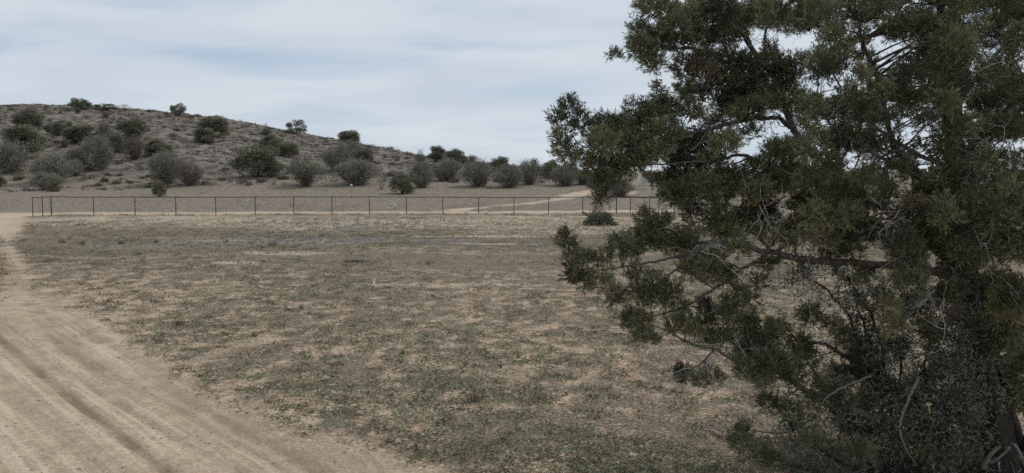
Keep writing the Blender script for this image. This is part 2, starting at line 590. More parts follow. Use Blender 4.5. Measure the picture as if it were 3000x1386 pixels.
def ground_mat():
    m, t, b, out = base_mat('soil_and_litter')
    tc = N(t, 'ShaderNodeTexCoord')
    O = tc.outputs['Object']

    def A(n):
        return N(t, 'ShaderNodeAttribute', attribute_name=n).outputs['Fac']
    big = noise(t, O, 0.25, 4, 0.6)
    mid = noise(t, O, 2.2, 5, 0.65)
    fin = noise(t, O, 11.0, 5, 0.7)
    vfin = noise(t, O, 55.0, 4, 0.7)
    # bare soil
    bare = mixc(t, ramp(t, mid, 0.42, 0.58), (0.315, 0.232, 0.162), (0.45, 0.342, 0.245))
    bare = mixc(t, math_node(t, 'MULTIPLY', ramp(t, fin, 0.50, 0.58), 0.7), bare, (0.235, 0.178, 0.13))
    # travelled dirt, paler and smoother
    road = mixc(t, ramp(t, mid, 0.42, 0.6), (0.405, 0.315, 0.224), (0.50, 0.394, 0.286))
    road = mixc(t, math_node(t, 'MULTIPLY', ramp(t, fin, 0.49, 0.60), 0.5), road, (0.29, 0.222, 0.163))
    road = mixc(t, math_node(t, 'MULTIPLY', ramp(t, vfin, 0.54, 0.62), 0.5), road, (0.19, 0.145, 0.11))
    road = mixc(t, math_node(t, 'MULTIPLY', ramp(t, A('streak'), 0.50, 0.72), 0.62), road, (0.285, 0.220, 0.162))
    road = mixc(t, math_node(t, 'MULTIPLY', ramp(t, A('streak'), 0.47, 0.30), 0.7), road, (0.57, 0.462, 0.348))
    road = mixc(t, math_node(t, 'MULTIPLY', A('rut'), 0.72), road, (0.205, 0.154, 0.110))
    road = mixc(t, math_node(t, 'MULTIPLY', A('pale'), 0.8), road, (0.50, 0.41, 0.31))
    # litter of dead stalks
    litter = mixc(t, ramp(t, fin, 0.43, 0.57), (0.095, 0.074, 0.054), (0.250, 0.195, 0.140))
    litter = mixc(t, ramp(t, vfin, 0.53, 0.6), litter, (0.36, 0.30, 0.225))
    litter = mixc(t, math_node(t, 'MULTIPLY', ramp(t, big, 0.45, 0.6), 0.4), litter, (0.155, 0.137, 0.105))
    green = mixc(t, ramp(t, vfin, 0.43, 0.57), (0.090, 0.092, 0.056), (0.180, 0.170, 0.108))
    straw = mixc(t, ramp(t, fin, 0.42, 0.58), (0.33, 0.275, 0.20), (0.50, 0.43, 0.33))
    grey = mixc(t, ramp(t, fin, 0.42, 0.58), (0.17, 0.16, 0.143), (0.29, 0.274, 0.247))
    mpn = N(t, 'ShaderNodeMapping')
    mpn.inputs['Scale'].default_value = (0.55, 0.55, 1.6)
    t.links.new(O, mpn.inputs[0])
    hmid = noise(t, mpn.outputs[0], 1.1, 6, 0.7)
    hillc = mixc(t, ramp(t, hmid, 0.42, 0.58), (0.074, 0.063, 0.055), (0.238, 0.207, 0.173))
    hillc = mixc(t, math_node(t, 'MULTIPLY', ramp(t, big, 0.46, 0.6), 0.3), hillc, (0.145, 0.112, 0.092))
    flat = mixc(t, ramp(t, mid, 0.42, 0.6), (0.165, 0.140, 0.111), (0.275, 0.236, 0.189))
    flat = mixc(t, math_node(t, 'MULTIPLY', ramp(t, big, 0.48, 0.62), 0.5), flat, (0.235, 0.182, 0.138))

    def brk(attr, n, w=0.5):      # an attribute with a noise-broken edge
        return ramp(t, math_node(t, 'ADD', attr, math_node(t, 'MULTIPLY', math_node(t, 'SUBTRACT', n, 0.5), 3.6)), 0.5 - w / 2, 0.5 + w / 2)
    litter = mixc(t, math_node(t, 'MULTIPLY', A('olive'), 0.75), litter, mixc(t, ramp(t, fin, 0.43, 0.57), (0.086, 0.073, 0.053), (0.172, 0.146, 0.106)))
    c = mixc(t, brk(A('lit'), fin, 0.4), bare, litter)
    c = mixc(t, brk(A('veg'), fin, 0.45), c, green)
    c = mixc(t, math_node(t, 'MULTIPLY', brk(A('grey'), fin, 0.5), 0.8), c, grey)
    c = mixc(t, brk(A('straw'), fin, 0.5), c, straw)
    c = mixc(t, A('flat'), c, flat)
    c = mixc(t, A('hill'), c, hillc)
    c = mixc(t, A('dirt'), c, road)
    c = mixc(t, math_node(t, 'MULTIPLY', A('tread'), 0.6), c, (0.12, 0.09, 0.065))
    # fine light-and-dark of stalks and clods, shadows under clumps painted into the colour
    cl = noise(t, O, 24.0, 3, 0.6)
    gain = N(t, 'ShaderNodeMapRange', inp={3: 0.62, 4: 1.32})
    gain.inputs[1].default_value, gain.inputs[2].default_value = 0.40, 0.60
    t.links.new(cl, gain.inputs[0])
    amt = math_node(t, 'ADD', 1.0, math_node(t, 'MULTIPLY', math_node(t, 'SUBTRACT', gain.outputs[0], 1.0), math_node(t, 'SUBTRACT', 1.0, math_node(t, 'MULTIPLY', A('dirt'), 0.65))))
    vmul = N(t, 'ShaderNodeVectorMath', operation='SCALE')
    t.links.new(c, vmul.inputs[0])
    t.links.new(amt, vmul.inputs['Scale'])
    t.links.new(vmul.outputs[0], b.inputs['Base Color'])
    h = math_node(t, 'ADD', math_node(t, 'MULTIPLY', fin, 1.0), math_node(t, 'MULTIPLY', vfin, 0.5))
    bn = N(t, 'ShaderNodeBump', inp={'Strength': 0.6, 'Distance': 0.04})
    t.links.new(h, bn.inputs['Height'])
    t.links.new(bn.outputs[0], b.inputs['Normal'])
    b.inputs['Roughness'].default_value = 0.95
    b.inputs['Specular IOR Level'].default_value = 0.08
    return m


M_GROUND = ground_mat()
M_NEEDLE = tint_mat('juniper_foliage', 0.65, 0.25, 5.0, 0.25, 0.2)
M_LEAF = tint_mat('shrub_leaf', 0.6, 0.2, 6.0, 0.25, 0.15)
M_BUSH = tint_mat('bush_foliage', 0.8, 0.22, 7.0, 0.1, 0.08)
M_COVER = tint_mat('ground_plants', 0.8, 0.25, 3.0, 0.1, 0.1)
M_TWIG = tint_mat('twig_bark', 0.9, 0.3, 20.0, 0.1)
M_BARK = bark_mat('juniper_bark', (0.062, 0.052, 0.045), (0.175, 0.152, 0.135))
M_TRUNK = bark_mat('shaded_trunk_bark', (0.018, 0.015, 0.013), (0.060, 0.050, 0.043), 9.0)  # near-black bark: shade of the surrounding foliage put into the colour
M_ROCK = tint_mat('hill_rock', 0.92, 0.3, 2.0, 0.1, bump=0.5, bscale=12)
M_STEEL = tint_mat('rusty_pipe', 0.75, 0.35, 3.0, 0.3)
M_WIRE = tint_mat('weathered_wire', 0.6, 0.1, 3.0, 0.4)
M_WOOD = tint_mat('cut_wood', 0.85, 0.25, 30.0, 0.15)

# ------------------------------------------------------------------ the terrain sheet
az_in = np.linspace(-37, 37, 560)
az_out = np.linspace(37, 323, 120)[1:-1]
az = np.radians(np.concatenate([az_in, az_out]))
rr = np.concatenate([[1.2, 2.2, 3.2, 4.2, 5.2, 6.2], np.geomspace(7.0, 290, 620), np.geomspace(300, 9000, 40)])
nA, nR = len(az), len(rr)
AA, RRg = np.meshgrid(az, rr)
X = (np.sin(AA) * RRg).ravel()
Y = (np.cos(AA) * RRg).ravel()
Z = terrain(X, Y)
att = attributes(np.stack([X, Y], 1))
Z = Z - 0.035 * att['rut'] - 0.012 * att['tread'] + 0.02 * att['veg'] * (1 - att['dirt']) + 0.012 * (fbm(X * 9, Y * 9, 151, 2) - 0.5) * (1 - 0.7 * att['dirt']) * (RRg.ravel() < 60)
zc_here = np.interp(X, _cx, _cz)
th = np.clip((Y - 106.0) / (CREST_Y - 106.0), 0, 1)
hillm = sstep(th + 0.10 * (fbm(X / 9, Y / 9, 161, 3) - 0.5), 0.06, 0.22) * sstep(zc_here, 3.9, 6.5)
att['hill'] = hillm
att['flat'] = sstep(Y, 66, 74)
# close the hole under the camera
V = np.vstack([np.stack([X, Y, Z], 1), [[0, 0, float(terrain(0.0, 0.0))]]])
for k in att:
    att[k] = np.append(att[k], 1.0 if k == 'dirt' else 0.0)
ii, jj = np.meshgrid(np.arange(nR - 1), np.arange(nA), indexing='ij')
j2 = (jj + 1) % nA
quads = np.stack([ii * nA + jj, ii * nA + j2, (ii + 1) * nA + j2, (ii + 1) * nA + jj], -1).reshape(-1, 4)[:, ::-1]
fan = np.stack([np.full(nA, nR * nA), (np.arange(nA) + 1) % nA, np.arange(nA)], 1)[:, ::-1]
fd = att['dirt'][quads].mean(1) > 0.5
fh = (att['hill'][quads].mean(1) > 0.5) & ~fd


def sub_sheet(name, quads, tris):
    used = np.unique(np.concatenate([quads.ravel(), tris.ravel()]))
    remap = np.full(len(V), -1)
    remap[used] = np.arange(len(used))
    me = make_mesh(name, V[used], [remap[quads], remap[tris]], {k: a[used] for k, a in att.items()}, None, (M_GROUND,), True)
    o = link(name, me)
    return tag(o, kind='structure')


none3 = np.zeros((0, 3), int)
tag(sub_sheet('ground', quads[~fd & ~fh], none3), 'flat dry pasture with thin grass running to the horizon')
tag(sub_sheet('dirt_road', quads[fd], fan), 'pale rutted dirt track and the road behind the fence')
tag(sub_sheet('hill', quads[fh], none3), 'low stony hill rising at the left')

# ------------------------------------------------------------------ ground plants (nobody could count them)
def scatter(n, rmin, rmax, power=0.55, azmax=36):
    u = rng.random(n)
    r = (rmin ** power + u * (rmax ** power - rmin ** power)) ** (1 / power)
    a = np.radians(rng.uniform(-azmax, azmax, n))
    P = np.stack([np.sin(a) * r, np.cos(a) * r], 1)
    return P, r


def tufts(B, P, r, nb, L, W, elev, colA, colB, spread, grow=0.02):
    n = len(P)
    z = terrain(P[:, 0], P[:, 1])
    k = 1 + grow * np.maximum(r - 10, 0)
    size = k * rng.uniform(0.6, 1.4, n)
    idx = np.repeat(np.arange(n), nb)
    m = len(idx)
    a = rng.uniform(0, 2 * math.pi, m)
    e = np.radians(rng.uniform(elev[0], elev[1], m))
    D = np.stack([np.cos(a) * np.cos(e), np.sin(a) * np.cos(e), np.sin(e)], 1)
    off = rng.normal(size=(m, 2)) * (spread * size[idx])[:, None]
    base = np.stack([P[idx, 0] + off[:, 0], P[idx, 1] + off[:, 1], z[idx] - 0.002 + 0.012], 1)
    t = np.clip(rng.normal(0.5, 0.3, n)[idx] + rng.normal(0, 0.18, m), 0, 1)[:, None]
    col = (np.array(colA) * (1 - t) + np.array(colB) * t) * rng.uniform(0.6, 1.3, m)[:, None] * rng.uniform(0.7, 1.2, n)[idx][:, None]
    B.kites(base, D, rng.uniform(L[0], L[1], m) * size[idx], rng.uniform(W[0], W[1], m) * size[idx], col)


P, r = scatter(64000, 7.5, 64)
a_ = attributes(P)
keep = rng.random(len(P)) < a_['veg'] * 0.8
B = Builder()
tufts(B, P[keep], r[keep], 9, (0.025, 0.075), (0.006, 0.015), (8, 55), (0.100, 0.102, 0.060), (0.200, 0.186, 0.115), 0.06)
keep2 = (rng.random(len(P)) < a_['lit'] * 0.50 * (1 - a_['dirt'])) & ~keep
keep3 = (rng.random(len(P)) < a_['dirt'] * 0.05)
tufts(B, P[keep3], r[keep3], 3, (0.012, 0.06), (0.004, 0.010), (0, 15), (0.09, 0.07, 0.055), (0.17, 0.135, 0.10), 0.05)
tufts(B, P[keep2], r[keep2], 5, (0.03, 0.10), (0.004, 0.010), (2, 40), (0.075, 0.058, 0.043), (0.29, 0.235, 0.172), 0.05)
link('grass', B.mesh('grass', M_COVER))
tag(bpy.data.objects['grass'], 'thin low green weeds and dead stalks over the pasture', 'grass', kind='stuff')

B = Builder()
P, r = scatter(16000, 22, 63.5, 0.9)
a_ = attributes(P)
keep = rng.random(len(P)) < np.maximum(a_['straw'] * 0.9, 0.05 * (1 - a_['dirt']))
tufts(B, P[keep], r[keep], 9, (0.06, 0.14), (0.006, 0.012), (25, 80), (0.25, 0.21, 0.15), (0.42, 0.37, 0.28), 0.06, 0.012)
keep = rng.random(len(P)) < a_['grey'] * 0.4
tufts(B, P[keep], r[keep], 9, (0.06, 0.13), (0.006, 0.012), (25, 80), (0.15, 0.142, 0.128), (0.25, 0.238, 0.215), 0.06, 0.012)
P, r = scatter(15000, 66, 122, 1.0)
a_ = attributes(P)
nz = fbm(P[:, 0] * 0.12, P[:, 1] * 0.09, 171, 3)
keep = (rng.random(len(P)) < 0.16 + 0.7 * sstep(nz, 0.48, 0.6) * (1 - 0.75 * sstep(P[:, 1], 76, 92))) & (a_['dirt'] < 0.3)
tufts(B, P[keep], r[keep], 8, (0.05, 0.12), (0.006, 0.012), (25, 80), (0.12, 0.112, 0.092), (0.30, 0.27, 0.215), 0.10, 0.010)
fi = rng.uniform(0, 30, 900)
Pf = FP0 + FSTEP * fi[:, None] + rng.normal(size=(900, 2)) * [0.3, 0.35]
tufts(B, Pf, np.full(900, 66.0), 9, (0.05, 0.13), (0.006, 0.012), (30, 85), (0.12, 0.11, 0.085), (0.30, 0.26, 0.20), 0.08, 0.010)
o = link('dry_grass', B.mesh('dry_grass', M_COVER))
tag(o, 'pale dry grass tufts along the fence and the old furrows', 'dry grass', kind='stuff')

# hill: stones and low scrub too many to count
B = Builder()
P, r = scatter(26000, 118, 215, 1.6, 36)
zc_p = np.interp(P[:, 0], _cx, _cz)
thp = np.clip((P[:, 1] - 106) / 94, 0, 1.2)
nz = fbm(P[:, 0] / 9, P[:, 1] / 5, 181, 3)
keep = (rng.random(len(P)) < (0.12 + 0.9 * sstep(nz, 0.45, 0.65)) * sstep(thp, 0.12, 0.5)) & (zc_p > 5)
P = P[keep][:15000]
zz = terrain(P[:, 0], P[:, 1])
ico_v = np.array([(0, 0, 1), (1, 0, 0.1), (0.3, 0.95, 0), (-0.8, 0.6, 0.1), (-0.8, -0.6, 0), (0.3, -0.95, 0.1)], float)
ico_t = np.array([(0, i, i % 5 + 1) for i in range(1, 6)])
for p, z in zip(P, zz):
    s = random.uniform(0.10, 0.34) * (2.0 if random.random() < 0.08 else 1)
    v = ico_v * np.array([s * random.uniform(.8, 1.6), s * random.uniform(.7, 1.1), s * random.uniform(.5, 1.0)]) * rng.uniform(0.75, 1.25, (6, 1))
    a = random.uniform(0, 6.28)
    c, s_ = math.cos(a), math.sin(a)
    v = np.stack([v[:, 0] * c - v[:, 1] * s_ + p[0], v[:, 0] * s_ + v[:, 1] * c + p[1], v[:, 2] + z - 0.03], 1)
    k = random.random()
    col = np.array((0.075, 0.062, 0.054)) * (1 - k) + np.array((0.20, 0.165, 0.14)) * k
    B.add(v, None, ico_t, col)
o = link('hill_stones', B.mesh('hill_stones', M_ROCK))
tag(o, 'dark weathered stones strewn over the hillside', 'stones', kind='stuff')
B = Builder()
P, r = scatter(15000, 116, 212, 1.6, 36)
nz = fbm(P[:, 0] / 12, P[:, 1] / 7, 191, 3)
zc_p = np.interp(P[:, 0], _cx, _cz)
keep = (rng.random(len(P)) < 0.15 + 0.7 * sstep(nz, 0.45, 0.62)) & (zc_p > 4.2)
tufts(B, P[keep], r[keep], 9, (0.10, 0.26), (0.02, 0.045), (20, 85), (0.16, 0.14, 0.11), (0.31, 0.27, 0.205), 0.14, 0.001)
keep = (rng.random(len(P)) < 0.15) & (zc_p > 4.2)
tufts(B, P[keep], r[keep], 26, (0.15, 0.50), (0.03, 0.07), (25, 88), (0.085, 0.080, 0.066), (0.165, 0.152, 0.125), 0.24, 0.001)
P2 = P[(zc_p > 4.4) & (rng.random(len(P)) < 0.03)]
tufts(B, P2, np.full(len(P2), 100.0), 110, (0.25, 0.65), (0.03, 0.07), (15, 88), (0.11, 0.105, 0.085), (0.20, 0.19, 0.155), 0.26, 0.001)
o = link('hill_scrub', B.mesh('hill_scrub', M_COVER))
tag(o, 'dry bunch grass and low brown scrub on the hill', 'scrub', kind='stuff')

# loose gravel and clods on the track
B = Builder()
P, r = scatter(9000, 7.5, 40, 0.6)
a_ = attributes(P)
keep = (a_['dirt'] > 0.5) & (rng.random(len(P)) < 0.5)
P, r = P[keep], r[keep]
zz = terrain(P[:, 0], P[:, 1]) - 0.035 * a_['rut'][keep]
m = len(P)
s = 0.006 + 0.012 * rng.random(m) ** 2 + 0.0004 * r
v = ico_v[None] * s[:, None, None] * rng.uniform(.6, 1.4, (m, 6, 1)) * np.array([1.2, 1.0, 0.8])
a = rng.uniform(0, 6.28, m)
ca, sa = np.cos(a)[:, None], np.sin(a)[:, None]
v = np.stack([v[..., 0] * ca - v[..., 1] * sa + P[:, :1], v[..., 0] * sa + v[..., 1] * ca + P[:, 1:2], v[..., 2] + zz[:, None]], -1)
tri = (np.arange(m)[:, None, None] * 6 + ico_t[None]).reshape(-1, 3)
k = rng.random(m)[:, None]
B.add(v.reshape(-1, 3), None, tri, np.repeat(np.array((0.15, 0.115, 0.09)) * (1 - k) + np.array((0.45, 0.37, 0.29)) * k, 6, 0))
o = link('gravel', B.mesh('gravel', M_ROCK))
tag(o, 'loose gravel and clods on the dirt track', 'gravel', kind='stuff')

# far wood along the horizon
B = Builder()
for k in range(900):
    a = math.radians(random.uniform(-40, 40))
    rad = random.uniform(420, 1500)
    x, y = math.sin(a) * rad, math.cos(a) * rad
    z = float(terrain(x, y))
    w = random.uniform(2.0, 4.2)
    n = 26
    th_ = rng.uniform(0, 6.28, n)
    q = rng.random(n)
    pts = np.stack([x + np.cos(th_) * w * .5 * np.sqrt(1 - q * q * .8), y + np.sin(th_) * w * .5, z + q * w * 0.8], 1)
    B.kites(pts, unit(rng.normal(size=(n, 3)) + [0, 0, 1]), 1.1, 0.9, np.array((0.055, 0.06, 0.045)) * random.uniform(.8, 1.2))
o = link('far_wood', B.mesh('far_wood', M_BUSH))
tag(o, 'far-off dark wood along the horizon', 'woodland', kind='stuff')
# ------------------------------------------------------------------ pipe fence with wire mesh
RUST = (0.075, 0.048, 0.038)
RUST2 = (0.058, 0.042, 0.036)
FH = 1.45


def gz(x, y):
    return float(terrain(x, y))


def pipe_fence(label, pts, corner=(), mesh_wire=True, h=FH, shared=False):
    pts = [np.array(p, float) for p in pts]
    root = thing('pipe_fence', label, 'fence', (pts[0][0], pts[0][1], gz(*pts[0])))
    org = np.array(root.location)
    tops = []
    for i, p in enumerate(pts):
        z = gz(*p)
        b = Builder()
        rad = 0.045 if i in corner else 0.034
        lean = np.array([random.gauss(0, .012), random.gauss(0, .012), 0])
        b.tube([(p[0], p[1], z - 0.35) - org, (p[0], p[1], z + 0.5) - org + lean * .4, (p[0], p[1], z + h + (0.03 if i in corner else -0.01)) - org + lean], rad, 8, np.array(RUST) * random.uniform(.85, 1.2))
        if not (shared and i == 0):     # the first post belongs to the long fence
            link('post', b.mesh('post', M_STEEL, False), root)
        tops.append(np.array((p[0], p[1], z + h)) + lean)
    for i in range(len(tops) - 1):
        b = Builder()
        d = unit(tops[i + 1] - tops[i])
        b.tube([tops[i] - org - d * 0.02, (tops[i] + tops[i + 1]) / 2 - org + [0, 0, random.uniform(-.02, .004)], tops[i + 1] - org + d * 0.02], 0.031, 8, np.array(RUST2) * random.uniform(.9, 1.15))
        link('top_rail', b.mesh('top_rail', M_STEEL, False), root)
    if mesh_wire:
        b = Builder()
        wc = (0.20, 0.19, 0.175)
        for i in range(len(pts) - 1):
            A, Bp = tops[i], tops[i + 1]
            L = np.linalg.norm(Bp - A)
            off = np.array([-(Bp - A)[1], (Bp - A)[0], 0]) / L * 0.036
            for k in range(11):
                z = -0.07 - k * (h - 0.14) / 10
                b.tube([A - org + off + [0, 0, z], Bp - org + off + [0, 0, z]], 0.0016, 3, wc, False)
            nv = int(L / 0.1)
            for k in range(nv):
                q = A + (Bp - A) * (k + 0.5) / nv - org + off
                b.tube([q + [0, 0, -0.07], q + [0, 0, -h + 0.07]], 0.0014, 3, wc, False)
        o = link('wire_mesh', b.mesh('wire_mesh', M_WIRE), root)
        o['kind'] = 'stuff'
    return root


main = [fence_pt(i) for i in range(0, 33)]
pipe_fence('long rusty pipe fence with wire mesh running across behind the pasture', main, corner=(0, 15))
g0 = fence_pt(0)
side = [np.array([(124 - CX) / FPX * 62.6, 62.6]), np.array([(95 - CX) / FPX * 61.4, 61.4])]
pipe_fence('short return of pipe fence with two posts at the left end by the track', [g0 + [-0.07, -0.04]] + side, corner=(), shared=True)
rp = [fence_pt(15) + [0.06, -0.07]]
for px, d in ((1847, 71.2), (1888, 70.6), (1930, 69.9), (1976, 69.2), (2024, 68.4), (2072, 67.6), (2124, 66.8), (2178, 66.0)):
    rp.append(np.array([(px - CX) / FPX * d, d]))
pipe_fence('close-posted pipe fence run leaving the long fence behind the big juniper', rp, mesh_wire=False, h=FH - 0.02, shared=True)

# ------------------------------------------------------------------ bushes and small trees on the hill and its foot
GREEN_D = np.array((0.130, 0.135, 0.096))
GREEN_L = np.array((0.248, 0.251, 0.174))
GREY_D = np.array((0.181, 0.178, 0.141))
GREY_L = np.array((0.301, 0.293, 0.236))
BROWN_D = np.array((0.150, 0.120, 0.105))
BROWN_L = np.array((0.250, 0.205, 0.18))


def bush_variant(kind, seed):
    """Unit bush: about 1 wide, 1 tall, standing on z = 0. Returns (stem mesh, crown mesh)."""
    r = np.random.default_rng(seed)
    S, C = Builder(), Builder()
    if kind in ('juniper', 'open_juniper'):
        nl = 34 if kind == 'juniper' else 24
        cl = []
        for k in range(nl):
            a = r.uniform(0, 2 * math.pi)
            e = r.uniform(-0.85, 1.0)
            q = math.sqrt(max(0, 1 - max(e, 0) ** 2)) * (0.95 if e > 0 else 0.9)
            rad = r.uniform(0.55, 1.0)
            c = np.array([math.cos(a) * q * 0.40 * rad, math.sin(a) * q * 0.40 * rad, 0.44 + e * 0.42 * rad])
            cl.append((c, r.uniform(0.12, 0.2) if kind == 'juniper' else r.uniform(0.10, 0.15)))
        for c, R_ in cl:
            n = int(240 * (R_ / 0.15) ** 2)
            d = unit(r.normal(size=(n, 3)))
            P = c + d * R_ * r.uniform(0.35, 1.02, n)[:, None] * [1, 1, 0.95]
            P[:, 2] = np.maximum(P[:, 2], 0.015)
            D = unit(d * 0.7 + r.normal(size=(n, 3)) * 0.5 + [0, 0, 0.45])
            t = np.clip(r.normal(0.45, 0.25, n) + r.normal(0, 0.15), 0, 1)[:, None]
            col = (GREEN_D * (1 - t) + GREEN_L * t) * r.uniform(0.8, 1.2)
            C.kites(P, D, r.uniform(0.035, 0.075, n), r.uniform(0.015, 0.03, n), col, r)
        for k in range(6 if kind == 'juniper' else 9):
            c = cl[k][0]
            b = np.array([r.normal() * 0.03, r.normal() * 0.03, -0.06])
            S.tube(spline([b, b * 0.5 + c * 0.35 + [0, 0, 0.02], c], 4), np.linspace(0.022, 0.005, 9), 5, (0.085, 0.07, 0.06))
    elif kind in ('grey', 'bare', 'spindly', 'umbrella'):
        ns = {'grey': 50, 'bare': 60, 'spindly': 16, 'umbrella': 40}[kind]
        scol = {'grey': (0.17, 0.155, 0.13), 'bare': (0.135, 0.108, 0.095), 'spindly': (0.13, 0.12, 0.10), 'umbrella': (0.10, 0.088, 0.072)}[kind]
        for k in range(ns):
            a = r.uniform(0, 2 * math.pi)
            q = math.sqrt(r.uniform(0, 1))
            if kind == 'umbrella':
                top = np.array([math.cos(a) * q * 0.47, math.sin(a) * q * 0.47, 0.44 + 0.5 * math.sqrt(max(0, 1 - q * q)) * r.uniform(0.45, 1)])
                b = np.array([r.normal() * 0.02, r.normal() * 0.02, -0.05])
                midp = np.array([b[0] + top[0] * 0.25, b[1] + top[1] * 0.25, 0.24])
            else:
                hgt = math.sqrt(max(0.03, 1 - (q * 0.93) ** 2.4)) * r.uniform(0.72, 1.0)
                top = np.array([math.cos(a) * q * 0.48, math.sin(a) * q * 0.48, max(0.16, 0.96 * hgt)])
                b = np.array([r.normal() * 0.05, r.normal() * 0.05, -0.05])
                midp = np.array([b[0] + top[0] * 0.55, b[1] + top[1] * 0.55, top[2] * 0.42])
            path = spline([b, midp, top], 4) + np.vstack([[0, 0, 0], r.normal(size=(8, 3)) * 0.008])
            S.tube(path, np.linspace(0.011, 0.002, 9), 4, np.array(scol) * r.uniform(.8, 1.25), False)
            for m in range(4 if kind != 'bare' else 9):
                i = r.integers(3, 8)
                d = unit(r.normal(size=3) + [0, 0, 0.9] + unit(top) * 0.8)
                tip = path[i] + d * r.uniform(0.08, 0.17)
                S.tube([path[i], tip], [0.0042, 0.0015], 3, np.array(scol) * r.uniform(.8, 1.3), False)
            n = {'grey': 210, 'bare': 60, 'spindly': 60, 'umbrella': 190}[kind]
            cc, R_ = path[-2], {'grey': 0.115, 'bare': 0.11, 'spindly': 0.09, 'umbrella': 0.105}[kind]
            P = cc + r.normal(size=(n, 3)) * R_ * [0.62, 0.62, 0.62]
            along = r.random(n) < 0.45
            P[along] = path[r.integers(2, 8, along.sum())] + r.normal(size=(along.sum(), 3)) * 0.06
            P[:, 2] = np.maximum(P[:, 2], 0.02)
            D = unit(r.normal(size=(n, 3)) + unit(top) * 0.7 + [0, 0, 0.5])
            t = np.clip(r.normal(0.5, 0.25, n), 0, 1)[:, None]
            lo, hi = (BROWN_D, BROWN_L) if kind == 'bare' else (GREY_D, GREY_L)
            if kind == 'umbrella':
                lo, hi = (GREY_D * .85 + GREEN_D * .15), (GREY_L * .7 + GREEN_L * .3)
            col = (lo * (1 - t) + hi * t) * r.uniform(0.8, 1.2)
            C.kites(P, D, r.uniform(0.028, 0.06, n), r.uniform(0.009, 0.018, n), col, r)
    V = np.concatenate(C.V)
    lo, hi = np.percentile(V, 0.8, axis=0), np.percentile(V, 99.2, axis=0)
    sx, sz = 1.0 / max(hi[0] - lo[0], hi[1] - lo[1]), 1.0 / hi[2]
    for b in (S, C):
        b.V = [v * [sx, sx, sz] for v in b.V]
    return S.mesh(kind + '_stems', M_TWIG), C.mesh(kind + '_crown', M_BUSH)


VAR = {'juniper': [bush_variant('juniper', 10 + k) for k in range(4)],
       'open_juniper': [bush_variant('open_juniper', 20 + k) for k in range(2)],
       'grey': [bush_variant('grey', 30 + k) for k in range(4)],
       'bare': [bush_variant('bare', 40 + k) for k in range(2)],
       'spindly': [bush_variant('spindly', 50 + k) for k in range(2)],
       'umbrella': [bush_variant('umbrella', 60)]}
NAME = {'juniper': ('juniper_bush', 'juniper'), 'open_juniper': ('juniper_tree', 'juniper'), 'grey': ('grey_shrub', 'shrub'), 'bare': ('bare_shrub', 'shrub'),
        'spindly': ('spindly_shrub', 'shrub'), 'umbrella': ('umbrella_tree', 'tree')}
GRP = {'juniper': 'junipers on the hill and its foot', 'open_juniper': 'junipers on the hill and its foot', 'grey': 'grey shrubs on the hill and its foot',
       'bare': 'bare shrubs on the hill and its foot', 'spindly': 'small spindly shrubs on the hill', 'umbrella': None}
